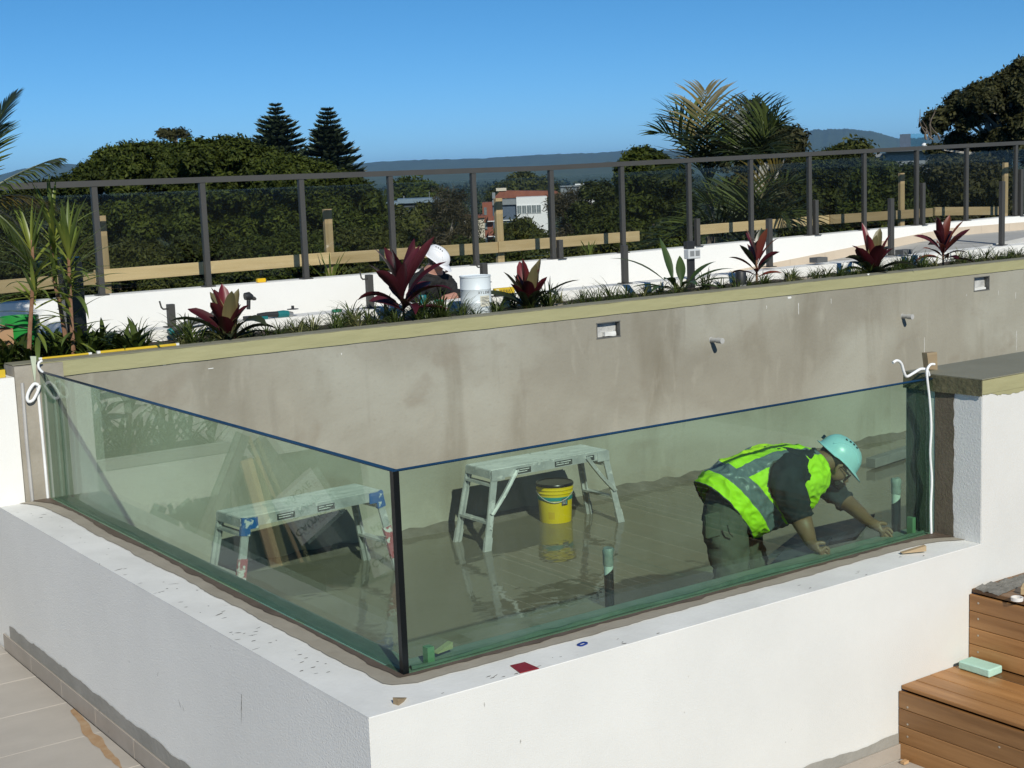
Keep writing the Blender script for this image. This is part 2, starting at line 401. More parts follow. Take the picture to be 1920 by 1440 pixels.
# dark membrane band and frayed edge beside the glass on both reveals, then a strip of painted shade
def vstrip(x, y0, yw, z0, z1, amp, name, m, seed, sgn, flip=False):
    b = MB(); a = []; c = []
    for i in range(61):
        z = z0+(z1-z0)*i/60
        e = amp*(noise.noise((z*4, seed, .3))+.7*noise.noise((z*17, seed, 2.3)))
        if not flip: a.append(Vector((x, y0, z))); c.append(Vector((x, yw+e*sgn, z)))
        else: a.append(Vector((y0, x, z))); c.append(Vector((yw+e*sgn, x, z)))
    b.grid([a, c]); return b.build(name, m, pw)
vstrip(3.3575, -.004, -.125, .005, .80, .012, 'reveal_membrane_and_shade', mat('dark_membrane', (.115,.095,.065), .8, col2=(.15,.125,.09), scale=8, bump=.003, bscale=60), 4, 1)
vstrip(3.3575, .032, .186, .005, .80, 0, 'reveal_membrane_and_shade', mat('painted_reveal_shade', (.075,.085,.068), .7, col2=(.11,.12,.10), scale=9, bump=.004, bscale=50), 8, 1)  # shadow on the reveal behind the pane, put into a darker colour
ce = lumpy_box((3.344,-.309,.79),(3.3515,.198,.874), .004, (2,26,6), 12); ce.build('coping_end', mat('shaded_olive_membrane', (.105,.095,.05), .7, col2=(.15,.135,.075), scale=12, bump=.006, bscale=40), pw, smooth=True)  # end plate in a darker olive, the shade of this side painted in
pl = lumpy_box((-.16,4.56,.0), (.16,4.795,.908), .003, (8,5,40), 9); pl.build('end_pillar', mat('pillar_render', (.27,.245,.20), .85, col2=(.35,.32,.27), scale=4, bump=.003, bscale=40), pw, smooth=True)
MB().box((-.335,4.57,.0),(-.163,4.80,.84)).build('pillar_white_face', PARW, pw)
pc = MB(); pc.tube([(-.12,4.552,.0),(-.125,4.55,.4),(-.12,4.552,.80)], .012, 6); pc.build('corner_bead', mat('bead_grey', (.42,.41,.40), .6), pw)
# mortar smear and skirting tiles along the side wall
def mortar_band(p0, p1, z0, z1, amp, out, name, seed):
    b = MB(); lo = []; hi = []; p0 = Vector(p0); p1 = Vector(p1)
    for i in range(121):
        t = i/120; p = p0.lerp(p1, t); s = (p1-p0).length*t
        e = amp*(noise.noise((s*1.6, seed, 0))+.45*noise.noise((s*6, seed, 3))+.25*noise.noise((s*19, seed, 7)))
        lo.append(p+Vector(out)+Vector((0,0,z0))); hi.append(p+Vector(out)+Vector((0,0,z1+e)))
    b.grid([lo, hi]); return b.build(name, MORTAR, pw)
mortar_band((-.336,-.30,0),(-.336,4.57,0), -1.0, -.80, .035, (-.0035,0,0), 'mortar_band', 1)
mortar_band((-.335,-.30,0),(2.72,-.30,0), -1.0, -.855, .02, (0,-.0035,0), 'mortar_band', 6)
for k in range(9):
    MB().box((-.350,max(-.3155,-.30+.6*k-.4+.0015),-.998),(-.3392,-.30+.6*(k+1)-.4-.0015,-.888)).build('skirting_tile', SKIRT, pw, bevel=.0015)
for k in range(6):
    x1 = 2.728-.6*k
    MB().box((max(x1-.598,-.348),-.3155,-.998),(x1,-.3042,-.918)).build('skirting_tile', SKIRT, pw, bevel=.0015)

# concrete back wall of the pool, built in strips round its two recessed boxes
XB0, XB1, YB = .13, 15.0, 4.602
holes = [(4.737,4.997,.615,.753), (9.851,10.113,.627,.780)]
bw = thing('concrete_wall', 'long trowelled concrete wall at the back of the pool with an olive coping', 'wall')
w = MB(); xs = XB0
for x0, x1, z0, z1 in holes:
    w.box((xs,YB,-1.0),(x0,YB+.17,.812)); w.box((x0,YB,-1.0),(x1,YB+.17,z0)); w.box((x0,YB,z1),(x1,YB+.17,.812)); w.box((x0,YB+.09,z0),(x1,YB+.17,z1)); xs = x1
w.box((xs,YB,-1.0),(XB1,YB+.17,.812))
w.build('wall_face', CONC, bw)
for hi_, (x0, x1, z0, z1) in enumerate(holes):
    f = MB(); t = .007
    for a, b_ in (((x0-.004,YB-.004,z1-t),(x1+.004,YB+.03,z1)), ((x0-.004,YB-.004,z0),(x1+.004,YB+.03,z0+t)), ((x1-t,YB-.004,z0+t),(x1,YB+.03,z1-t)), ((x0,YB-.004,z0+t),(x0+t,YB+.03,z1-t))): f.box(a, b_)
    bx = f.build('recess_frame', mat('recess_edge', (.12,.12,.115), .6), bw)
    g = lumpy_box((x0+.012,YB+.05,z0+.008),(x1-.012,YB+.088,z1-.012), .006, (10,2,8), hi_*5); g.build('recess_fill', mat('recess_concrete', (.30,.30,.29), .8, col2=(.55,.55,.54), scale=12, bump=.004, bscale=50), bx)
    if hi_ == 0:
        g = lumpy_box((x0+.10,YB+.01,z0+.012),(x0+.22,YB+.06,z0+.05), .018, (8,3,4), 3); g.build('plaster_blob', PAINT_DRIP, bx, smooth=True)
    else:
        MB().prism([(x0+.02,YB+.02,z0+.008),(x1-.03,YB+.02,z0+.012),(x1-.03,YB+.06,z0+.02),(x0+.02,YB+.07,z0+.012)], (0,0,.018)).build('plaster_blob', PAINT_DRIP, bx)
cp = lumpy_box((.02,YB-.010,.812),(XB1,YB+.172,.912), .0028, (330,4,5), 1); cp.build('coping_band', OLIVE, bw, smooth=True)
MB().box((-.16,YB-.0045,.9135),(XB1,YB+.176,.9185)).build('coping_top', OLIVE_TOP, bw)
# pipe stubs
for px, pz, ln in ((6.06,.483,.15), (8.70,.468,.13)):
    p = MB(); p.lathe([(.026,0),(.026,.004),(.022,.005),(.022,ln*.55),(.026,ln*.55),(.026,ln)], (0,0,0), 16, Matrix.Rotation(R(90),4,'X')); p.build('pipe_stub', mat('grey_pvc', (.42,.42,.41), .5), bw, smooth=True, loc=(px,YB,pz))
# paint runs and chips on the concrete
for k, (px, py, ln, wd) in enumerate(((1497,568,.11,.016),(1437,573,.03,.012),(1733,633,.30,.012),(1558,560,.05,.012),(1904,548,.07,.014),(1906,620,.22,.014),(1480,556,.02,.10),(1872,545,.05,.01),(1812,552,.02,.01),(1628,513,.015,.07),(395,690,.006,.10),(308,682,.012,.06),(640,662,.014,.02))):
    p = at(px, py, y=YB); b = MB(); a = []; c = []
    for i in range(9):
        t = i/8; wv = wd*(.4+.6*abs(noise.noise((t*3, k, 2))))*(1-.4*t); xx = p.x+.006*noise.noise((t*4,k,8))
        a.append(Vector((xx-wv/2, YB-.0022, p.z-ln*t))); c.append(Vector((xx+wv/2, YB-.0022, p.z-ln*t)))
    b.grid([a, c]); b.build('paint_run', PAINT_DRIP, bw)

pf = structure(MB().box((.13,WT,-1.1),(XB1,YB,-.80)).build('pool_floor', FLOORC)); pf['label'] = 'wet screed floor of the empty pool'
MB().box((XB1,-.3,-1.1),(XB1+.2,YB+.17,.81)).build('far_end_wall', CONC, bw)
wt = structure(MB().grid([[(.13,WT,0),(XB1,WT,0)],[(.13,YB,0),(XB1,YB,0)]]).build('water', WATER)); wt.location = (0,0,-.762); wt['label'] = 'shallow murky water lying on the pool floor'
# wet sand-cement fillet banked up against the foot of the back wall
fb = MB(); rows = []
for j in range(7):
    t = j/6; row = []
    for i in range(241):
        x = .13+(XB1-.13)*i/240
        wv = .11+.07*noise.noise((x*1.3,2,5))+.05*noise.noise((x*4.1,7,5)); hv = .055+.05*noise.noise((x*1.1,9,1))+.028*noise.noise((x*6.3,9,4))
        row.append(Vector((x, YB-.002-wv*t, -.765+max(hv,.012)*(1-t)**1.3-.003*t)))
    rows.append(row)
fb.grid(rows); fb.build('damp_fillet', mat('wet_screed', (.10,.09,.07), .45, col2=(.17,.155,.125), scale=6, bump=.004, bscale=40), bw, smooth=True)

# ------------------------------------------------------------------ thick glass panes
GLASS = glass_mat('green_glass', (.825,.925,.868), 1.5, 0, 1.0, 1.5, .03)
GEDGE = mat('glass_edge', (.004,.020,.045), .3, var=.2, spec=.22)
SILIC = mat('black_silicone', (.003,.005,.006), .22, spec=.3)
GH = .855; GT = .03
gp = thing('glass_screen', 'thick green tinted glass along the front of the pool, before the bending worker', 'glass panel', group='glass panels of the pool corner')
MB().box((.024,0,.004),(3.362,GT,GH)).build('pane', GLASS, gp)
e = MB(); e.box((.024,-.0008,GH),(3.362,GT+.0008,GH+.004)); e.build('polished_edge', GEDGE, gp)
e = MB(); e.box((-.0035,-.0035,.004),(.024,.024,GH+.0035)); e.build('end_edge', SILIC, gp)
gq = thing('glass_screen', 'thick green tinted glass on the left side of the pool, mirroring plants and boards', 'glass panel', group='glass panels of the pool corner')
MB().box((0,.024,.004),(GT,4.60,GH)).build('pane', GLASS, gq)
e = MB(); e.box((-.0008,.0305,GH),(GT+.0008,4.60,GH+.004)); e.build('polished_edge', GEDGE, gq)
e = MB(); e.box((.0005,.0245,.004),(.0235,.0285,GH-.001)); e.build('end_edge', SILIC, gq)
# ------------------------------------------------------------------ land, hills, air
GZ = -17.0
def px_dir(px, d, z=None, py=None):
    """ground position at distance d along the line of sight of a photo column"""
    p = at(px, 345 if py is None else py, d=d)
    return Vector((p.x, p.y, p.z if z is None else z))
LAND = mat('land', (.035,.05,.018), .95, col2=(.075,.085,.035), scale=.02, bump=0)
FOREST = mat('hill_forest', (.028,.045,.016), .95, col2=(.06,.082,.03), scale=.018, detail=9, bump=3.0, bscale=.06)
g = MB(); gr = []
for i, r in enumerate((9,60,200,600,1500,4000,9000,20000)):
    gr.append([Vector((CAM.x+r*math.cos(a), CAM.y+r*math.sin(a), GZ-.002*i)) for a in [2*math.pi*k/48 for k in range(49)]])
g.grid(gr)
ground = structure(g.build('ground', LAND)); ground['label'] = 'low green land reaching to the hills'

def hill(name, prof, d0, seed, label, amp=1.0):
    """wooded ridge: prof = [(photo column, metres of crest above the plain)] at distance d0"""
    b = MB(); rows = []; xs = np.linspace(prof[0][0], prof[-1][0], 420)
    hs = np.interp(xs, [p[0] for p in prof], [p[1] for p in prof])
    for j, (f, k) in enumerate(((.72,0),(.78,.12),(.84,.34),(.9,.62),(.95,.87),(1,1),(1.06,.8),(1.15,.3),(1.25,0))):
        row = []
        for x, h in zip(xs, hs):
            q = px_dir(x, d0*f, GZ); n = noise.noise(Vector((x*.011, j*.45, seed)))*.22+noise.noise(Vector((x*.04, j*.8, seed)))*.1+noise.noise(Vector((x*.21, j*2.1, seed)))*.035
            t = (noise.noise(Vector((x*.9, j, seed)))*.028+noise.noise(Vector((x*1.9, j, seed)))*.018)*amp
            q.z = GZ-2+max(0, h*k*(1+(n if 0 < k < 1 else n*.12)+(t if k == 1 else 0))+h*.0); row.append(q)
        rows.append(row)
    b.grid(rows); o = structure(b.build(name, FOREST, smooth=True)); o['label'] = label; return o
D0 = 6200
hill('hills', [(-500,60),(-200,95),(0,122),(60,150),(110,162),(170,152),(300,120),(480,100),(640,108),(700,114),(800,118),(900,112),(1000,119),(1100,117),(1180,122),(1300,110),(1420,100),(1600,90),(1900,80),(2400,60)], D0, 3.1, 'blue wooded ridge along the horizon')
hill('hills', [(1280,20),(1380,60),(1440,120),(1480,152),(1530,170),(1590,168),(1640,150),(1680,122),(1720,118),(1800,130),(1950,120),(2300,60)], D0*.93, 8.7, 'higher blue hill on the horizon at the right')
hill('hills', [(-500,10),(300,24),(600,34),(760,42),(900,36),(1050,46),(1200,52),(1400,40),(1700,44),(2400,20)], D0*.5, 5.5, 'nearer dark wooded rise below the ridge', 2.2)

hz = MB().box((-9000,-9000,GZ-3),(13000,13000,250)).build('haze', [])
hm = bpy.data.materials.new('haze_air'); hm.use_nodes = True; hm.node_tree.nodes.remove(hm.node_tree.nodes['Principled BSDF'])
pv = hm.node_tree.nodes.new('ShaderNodeVolumePrincipled'); pv.inputs["Color"].default_value = (.26,.56,1,1); pv.inputs["Density"].default_value = .00008; pv.inputs['Anisotropy'].default_value = .0
hm.node_tree.links.new(pv.outputs[0], hm.node_tree.nodes['Material Output'].inputs['Volume'])
hz.data.materials.append(hm); hz['kind'] = 'stuff'; hz['label'] = 'thin blue air that fades the far hills'

# ------------------------------------------------------------------ foliage
def leaf_mat(name, c1, c2, rough=.5, trans=.25, tip=None, spec=.4):
    m = bpy.data.materials.new(name); m.use_nodes = True
    nt = m.node_tree; N = nt.nodes; L = nt.links; b = N['Principled BSDF']
    ge = N.new('ShaderNodeNewGeometry'); mx = N.new('ShaderNodeMix'); mx.data_type = 'RGBA'
    mx.inputs[6].default_value = (*c1,1); mx.inputs[7].default_value = (*c2,1)
    L.new(ge.outputs['Random Per Island'], mx.inputs[0]); out = mx.outputs[2]
    tc = N.new('ShaderNodeTexCoord'); n = N.new('ShaderNodeTexNoise'); n.inputs['Scale'].default_value = .35; n.inputs['Detail'].default_value = 3
    L.new(tc.outputs['Object'], n.inputs['Vector'])
    rp = N.new('ShaderNodeMapRange'); rp.inputs[1].default_value = .35; rp.inputs[2].default_value = .65; rp.inputs[3].default_value = .6; rp.inputs[4].default_value = 1.3
    L.new(n.outputs[0], rp.inputs[0])
    x = N.new('ShaderNodeMix'); x.data_type = 'RGBA'; x.blend_type = 'MULTIPLY'; x.inputs[0].default_value = 1
    L.new(out, x.inputs[6]); L.new(rp.outputs[0], x.inputs[7]); out = x.outputs[2]
    L.new(out, b.inputs['Base Color']); b.inputs['Roughness'].default_value = rough; b.inputs['Specular IOR Level'].default_value = spec
    if trans:
        tr = N.new('ShaderNodeBsdfTranslucent'); L.new(out, tr.inputs[0]); ms = N.new('ShaderNodeMixShader'); ms.inputs[0].default_value = trans
        L.new(b.outputs[0], ms.inputs[1]); L.new(tr.outputs[0], ms.inputs[2]); L.new(ms.outputs[0], N['Material Output'].inputs[0])
    return m
L_FIG = leaf_mat('fig_leaves', (.022,.036,.006), (.078,.098,.015), .65, .25, None, .18)
L_DARK = leaf_mat('dark_leaves', (.017,.028,.006), (.066,.080,.016), .65, .25, None, .18)
L_GUM = leaf_mat('gum_leaves', (.020,.025,.008), (.088,.086,.032), .65, .25, None, .2)
L_OLIVE = leaf_mat('olive_leaves', (.034,.044,.010), (.105,.115,.026), .6, .3, None, .2)
L_BROWN = leaf_mat('casuarina_leaves', (.035,.032,.015), (.085,.07,.035), .6)
L_PINE = leaf_mat('pine_needles', (.014,.028,.014), (.045,.062,.03), .55, .1)
BARK = mat('bark', (.09,.07,.05), .9, col2=(.17,.14,.11), scale=6)
BARK_PALE = mat('pale_bark', (.30,.27,.23), .8, col2=(.42,.39,.34), scale=3)

def quad_mesh(name, P, U, V, m, parent=None, kite=True):
    """n leaves from centres P and half-axes U (length) and V (width); kite-shaped four-sided leaves"""
    n = len(P); vs = np.empty((n,4,3), np.float32)
    vs[:,0] = P-U; vs[:,1] = P-.1*U+V; vs[:,2] = P+U; vs[:,3] = P-.1*U-V
    if not kite: vs[:,0] = P-U-V; vs[:,1] = P-U+V; vs[:,2] = P+U+V; vs[:,3] = P+U-V
    me = bpy.data.meshes.new(name); me.vertices.add(n*4); me.loops.add(n*4); me.polygons.add(n)
    me.vertices.foreach_set('co', vs.reshape(-1)); me.loops.foreach_set('vertex_index', np.arange(n*4, dtype=np.int32))
    me.polygons.foreach_set('loop_start', np.arange(0,n*4,4, dtype=np.int32)); me.polygons.foreach_set('loop_total', np.full(n,4, np.int32))
    me.update(); me.materials.append(m); o = bpy.data.objects.new(name, me); COL.objects.link(o)
    if parent is not None: o.parent = parent
    return o
def unit(a): return a/np.maximum(np.linalg.norm(a, axis=-1, keepdims=True), 1e-9)
def leaf_cloud(lobes, n, size, rng, up=.5, flat=.45, aspect=.42, shell=.75):
    """leaf centres and axes spread over the outer layers of a set of lobes [(centre, radii)]"""
    vol = np.array([l[1][0]*l[1][2] for l in lobes]); idx = rng.choice(len(lobes), n, p=vol/vol.sum())
    C = np.array([l[0] for l in lobes])[idx]; Rr = np.array([l[1] for l in lobes])[idx]
    d = rng.normal(size=(n,3)); d[:,2] += up*np.abs(d[:,2])*.3; d = unit(d)
    d[:,2] = np.where(d[:,2] < -.75, -d[:,2], d[:,2])
    rad = shell+(1-shell)*rng.random((n,1))**.5+rng.normal(size=(n,1))*.05
    P = C+d*Rr*rad
    # leaves sit in tufts at the twig ends
    k = max(8, n//14); ti = rng.integers(0, n, k); g_ = rng.integers(0, k, n)
    tc_ = P[ti]+rng.normal(size=(k,3))*size*.5; dd = d[ti][g_]
    P = tc_[g_]+rng.normal(size=(n,3))*size*.95; d = unit(dd+rng.normal(size=(n,3))*.3)
    nrm = unit(d+rng.normal(size=(n,3))*flat+np.array([0,0,up]))
    t = unit(np.cross(nrm, rng.normal(size=(n,3)))); w = np.cross(nrm, t)
    s = size*(.6+.8*rng.random((n,1)))
    return P, t*s, w*s*aspect
def make_tree(name, label, cat, px, half, top, bot, d, leaf, n, m, seed, group=None, nl=16, bark=None, limbs=5, lob=.42, shell=.72, depth=.8, kw=None, profile=None):
    """a tree whose crown fills columns px-half..px+half and rows top..bot of the view, at distance d"""
    rng = np.random.default_rng(seed); s = d/FPX; leaf *= .74; n = int(n*1.08)
    ctr = at(px, (top+bot)/2, d=d); W = half*s; H = (bot-top)*s/2
    base = Vector((ctr.x, ctr.y, GZ)); root = thing(name, label, cat, base, 0, group)
    lobes = []
    gr_ = np.array(rgt); gf = np.array(Vector((fwd.x, fwd.y, 0)).normalized()); gu = np.array((0,0,1.))
    gr_ = gr_-gu*gr_[2]; gr_ /= np.linalg.norm(gr_)
    c0 = np.array(ctr-base)
    for k in range(nl):
        a = rng.random()*2*math.pi; q = rng.random()**.5; zz = rng.uniform(-.75,.8)
        sh = math.sqrt(max(0,1-max(zz,0)**2*.95))
        r = lob*rng.uniform(.5,1.45)
        off = gr_*math.cos(a)*q*W*(1-.55*lob)*sh+gf*math.sin(a)*q*W*depth*(1-.5*lob)*sh
        z = zz*H*(1-lob*.5)
        if profile: # crest height as a share of H along -1..1
            u = float(np.dot(off, gr_))/W; z = min(z, H*np.interp(u, [p[0] for p in profile], [p[1] for p in profile])-r*H*.55)
        lobes.append((c0+off+gu*z, np.array([r*W*.95, r*W*.95, r*min(H, W)*.85])))
    if profile:
        for u in np.linspace(-.92,.92,max(6,nl//3)):
            r = lob*rng.uniform(.5,.75); z = H*np.interp(u, [p[0] for p in profile], [p[1] for p in profile])-r*min(H,W)*.75
            lobes.append((c0+gr_*u*W*.95+gf*rng.uniform(-.5,.3)*W*depth*.5+gu*z, np.array([r*W*.9, r*W*.9, r*min(H,W)*.8])))
    P, U, V = leaf_cloud(lobes, n, leaf, rng, shell=shell, **(kw or {}))
    quad_mesh('crown', P, U, V, m, root)
    tr = MB(); hgt = ctr.z-H*.5-GZ
    pts = [(0,0,0), (.15,.1,hgt*.5), tuple(c0-gu*H*.55)]
    tr.tube(pts, [.028*(H*2+hgt)*.5+.1, .02*(H*2+hgt)*.5+.08, .1], 7)
    for k in range(limbs):
        l = lobes[rng.integers(len(lobes))]; q = Vector(pts[2]); e = Vector(l[0]); mid = q.lerp(e,.5)+Vector(rng.normal(size=3))*W*.06
        tr.tube([q, mid, e], [.05*max(W,1)**.5, .035*max(W,1)**.5, .015], 5)
    tr.build('trunk', bark or BARK, root, smooth=True)
    return root
TREES = 'trees beyond the roof terrace'
HZ = lambda x: 345-.0393*(x-690)      # row of the horizon in a photo column
# the big fig canopy on the left, in three crowns, and the hedge-like tops below it
make_tree('fig_tree','broad dark green fig crown, leftmost dome of the big canopy under the small gum','tree',262,150,274,480,44,.095,95000,L_FIG,11,nl=110,lob=.19,profile=[(-1,-.35),(-.75,.5),(-.5,.85),(-.1,1),(.4,1),(.8,.8),(1,.5)])
make_tree('fig_tree','tall dark green fig crown mid-canopy, left of the two pines','tree',432,135,260,480,41,.095,85000,L_FIG,12,nl=100,lob=.19,profile=[(-1,.4),(-.6,.95),(-.2,.92),(.15,1),(.5,.75),(.8,.7),(1,.45)])
make_tree('fig_tree','dark green fig crown below the right-hand pine, right end of the big canopy','tree',610,125,296,510,38,.09,80000,L_FIG,13,nl=95,lob=.19,profile=[(-1,.9),(-.5,1),(0,.85),(.5,.5),(.8,.25),(1,-.2)])
make_tree('fig_tree','dark fig crown behind the palm at the left edge','tree',45,110,340,520,47,.10,50000,L_DARK,14,nl=60,lob=.22,profile=[(-1,.6),(0,.75),(.6,1),(1,.9)])
for k, (px, hf, tp) in enumerate(((60,120,432),(225,125,440),(390,125,430),(545,120,424),(690,110,418))):
    make_tree('lilly_pilly', ['clipped dark green tree low behind the cane plants at the left','dark green tree low behind the third fence pane from the left','dark green tree low behind the fence pane above the red bromeliad','dark green tree low behind the yellow tape measure','dark green tree low behind the tall red cordyline'][k],'tree',px,hf,tp,tp+170,25+k*.7,.055,52000,(L_DARK, L_OLIVE, L_DARK, L_FIG, L_OLIVE)[k],30+k,nl=80,lob=.19,group='low trees behind the fence')
# trees of the middle
make_tree('street_tree','round mid green tree far off, above the flat blue-grey roof','tree',785,72,336,400,170,.42,9000,L_FIG,50,nl=20,lob=.36)
make_tree('street_tree','small dark tree left of the flat blue-grey roof','tree',680,50,352,430,120,.3,8000,L_DARK,51,nl=16,lob=.36)
make_tree('street_tree','olive green tree with pale top behind the red tiled roof','tree',985,62,322,400,300,.6,9000,L_OLIVE,52,nl=18,lob=.36)
make_tree('street_tree','bushy olive tree below the flat blue-grey roof','tree',770,70,378,470,62,.17,16000,L_OLIVE,53,nl=22,lob=.33)
make_tree('casuarina','brown feathery she-oak with bare pale limbs left of the white building','tree',842,58,352,500,55,.16,9000,L_BROWN,54,nl=20,lob=.3,bark=BARK_PALE,limbs=16,kw=dict(aspect=.14,flat=.9,up=0))
make_tree('casuarina','brown feathery she-oak between the white building and the dark tree','tree',1084,48,345,480,70,.18,11000,L_BROWN,55,nl=20,lob=.32,bark=BARK_PALE,limbs=12,kw=dict(aspect=.16,flat=.9,up=0))
make_tree('street_tree','dark tree in front of the far white sheds','tree',1130,62,335,490,48,.10,34000,L_DARK,56,nl=50,lob=.24)
make_tree('street_tree','tall dark green tree left of the palms','tree',1225,72,283,510,36,.085,60000,L_FIG,57,nl=80,lob=.2,profile=[(-1,.55),(-.6,.95),(-.2,1),(.3,.85),(1,.6)])
make_tree('street_tree','small palm-like bush in front of the white building','tree',985,46,419,490,60,.2,9000,L_OLIVE,58,nl=16,lob=.36,kw=dict(aspect=.2,flat=.8,up=.2))
make_tree('street_tree','dark green trees low behind the timber post at the white building','tree',920,110,446,570,30,.07,44000,L_DARK,59,nl=70,lob=.22)
make_tree('street_tree','dark green tree low behind the bromeliad beside the white drum','tree',1130,110,436,570,28,.065,44000,L_OLIVE,60,nl=70,lob=.22)
make_tree('gum_tree','airy gum tree behind the palms, its top bare between tufts','tree',1418,66,190,440,34,.085,26000,L_GUM,61,nl=50,lob=.17,bark=BARK_PALE,limbs=10,profile=[(-1,.0),(-.5,.6),(-.1,1),(.25,.8),(.6,.55),(1,.2)])
make_tree('gum_tree','low brownish gum tree right of the palms','tree',1468,45,236,330,40,.15,8000,L_GUM,62,nl=18,lob=.3,bark=BARK_PALE,limbs=10)
make_tree('street_tree','dark green tree behind the fence right of the palms','tree',1545,85,286,480,36,.085,56000,L_DARK,63,nl=80,lob=.2,profile=[(-1,.8),(-.3,.9),(.3,1),(1,.8)])
make_tree('street_tree','bright olive tree top below the high blue hill','tree',1600,60,272,350,60,.2,8000,L_OLIVE,64,nl=18,lob=.33)
make_tree('street_tree','dark green tree behind the first timber post from the right hill','tree',1660,80,300,480,30,.075,46000,L_FIG,65,nl=70,lob=.21)
make_tree('gum_tree','big dark gum tree at the right edge','tree',1890,150,118,330,36,.085,90000,L_GUM,66,nl=90,lob=.125,bark=BARK_PALE,limbs=22,shell=.6,profile=[(-1,-.15),(-.8,.15),(-.55,.35),(-.35,.55),(-.2,.7),(-.05,.8),(.2,1),(1,1)])
make_tree('gum_tree','lower gum tree with white limbs behind the tinted panes at the right','tree',1800,130,290,490,32,.08,50000,L_GUM,67,nl=80,lob=.19,bark=BARK_PALE,limbs=26)
make_tree('gum_tree','small umbrella-shaped gum top standing clear of the fig canopy','tree',328,30,240,262,60,.085,3200,L_GUM,68,nl=12,lob=.34,bark=BARK_PALE,limbs=5)
# bare twigs at the side of the big gum
tw = MB(); rng = np.random.default_rng(5)
for x0, y0, x1, y1 in ((1735,262,1722,205),(1738,262,1732,225),(1742,258,1752,200),(1750,262,1727,235),(1760,262,1740,220)):
    a = at(x0,y0,d=33); b_ = at(x1,y1,d=33); pts = [a.lerp(b_, t)+Vector((.06*math.sin(t*7+x0),.0,.0)) for t in (0,.2,.4,.6,.8,1)]
    tw.tube(pts, [.022,.02,.016,.013,.01,.005], 4)
tag(tw.build('bare_branches', BARK), 'bare grey twigs rising left of the big gum tree', 'branches')

def norfolk_pine(px, top, bot, half, d, seed, label):
    rng = np.random.default_rng(seed); s = d/FPX; apex = at(px, top, d=d); base = Vector((apex.x, apex.y, GZ))
    root = thing('norfolk_pine', label, 'tree', base, 0, 'pair of tall pines'); H = apex.z-GZ
    MB().tube([(0,0,0),(0,0,H*.6),(0,0,H)], [.45,.28,.02], 8).build('trunk', BARK, root, smooth=True)
    vis = (bot-top)*s; slope = half*s/vis; P = []; U = []; V = []
    z = H-.15; 
    while z > H-vis*1.7:
        L = (H-z)*slope*rng.uniform(.88,1.1)*(1.0 if (H-z) < vis else max(.9, 1.25-.25*(H-z)/vis))+.12; nb = rng.integers(8,12); a0 = rng.random()*6.28
        for k in range(nb):
            a = a0+2*math.pi*k/nb+rng.normal()*.12; dr = np.array([math.cos(a), math.sin(a), 0]); sd = np.array([-dr[1], dr[0], 0]); l = L*rng.uniform(.85,1.1)
            rise = rng.uniform(.12,.3); m_ = max(7, int(l/.065))
            for i in range(m_):
                t = (i+.6)/m_; q = np.array([0,0,z])+dr*l*t+np.array([0,0,1])*l*(rise*t*t*1.2-.08*t)
                wd = .28*min(1, l)*(1-.45*t)+.15
                for sg in (-1,0,1):
                    ax = unit((dr*.8+sd*sg*.9+np.array([0,0,.45+rng.normal()*.15]))[None])[0]
                    P.append(q+ax*wd*.6); U.append(ax*wd); V.append(unit(np.cross(ax, rng.normal(size=3))[None])[0]*wd*.22)
        z -= rng.uniform(.22,.32)*(1+.25*(H-z)/vis)
    quad_mesh('crown', np.array(P), np.array(U), np.array(V), L_PINE, root)
norfolk_pine(516,194,300,56,88,1,'taller left-hand pine of the pair, dark and cone-shaped')
norfolk_pine(613,202,325,53,80,7,'right-hand pine of the pair, dark and cone-shaped')

# far wood: tree tops that cover the plain out to the rise, one mass
rng = np.random.default_rng(21); P = []; U = []; V = []
for k in range(1500):
    d = 230*(12)**rng.random(); px = rng.uniform(-150, 2100); q = px_dir(px, d, GZ)
    h = rng.uniform(9,14.5)*(1 if d > 500 else rng.uniform(.75,1)); r = rng.uniform(3.5,7)
    if d < 420 and 640 < px < 1150: h *= .62
    nlf = int(240 if d < 700 else 130 if d < 1400 else 70); sz = .55 if d < 700 else .9 if d < 1400 else 1.5
    p_, u_, v_ = leaf_cloud([((q.x+rng.normal()*r*.4, q.y+rng.normal()*r*.4, GZ+h-r*.6+rng.normal()*.8), np.array([r*.75,r*.75,r*.6])) for _ in range(4)], nlf, sz, rng, aspect=.6)
    P.append(p_); U.append(u_); V.append(v_)
fw_ = quad_mesh('far_wood', np.concatenate(P), np.concatenate(U), np.concatenate(V), leaf_mat('far_leaves', (.02,.034,.012), (.055,.07,.024), .7, .1))
fw_['kind'] = 'stuff'; fw_['label'] = 'wooded plain of far tree tops'

# ------------------------------------------------------------------ far buildings
BWHITE = mat('building_white', (.72,.73,.74), .8, var=.03); BBLUE = mat('building_blue_panel', (.07,.10,.15), .5, var=.15); BGLASS = mat('building_window', (.16,.19,.20), .15, var=.3, spec=.7)
BBRICK = mat('building_brick', (.24,.075,.045), .8); BROOF = mat('red_tile_roof', (.18,.055,.032), .8, col2=(.24,.085,.05), scale=1.5); BGREY = mat('building_grey', (.20,.22,.24), .6); BCREAM = mat('building_cream', (.60,.54,.44), .8); BROOFB = mat('blue_grey_roof', (.17,.23,.29), .45)
def frame_at(px, d, py):
    p = at(px, py, d=d); v = Vector((p.x-CAM.x, p.y-CAM.y, 0)); return math.atan2(-v.x, v.y)
def bld(name, label, px, py, d, grp=None):
    """building origin on the line of sight; x to the right, y away, z up, 1 unit = 1 m"""
    p = at(px, py, d=d); return thing(name, label, 'building', p, frame_at(px, d, py), grp), d/FPX
def part(root, name, m, *boxes, bevel=0):
    b = MB()
    for lo, hi in boxes: b.box(lo, hi)
    return b.build(name, m, root)
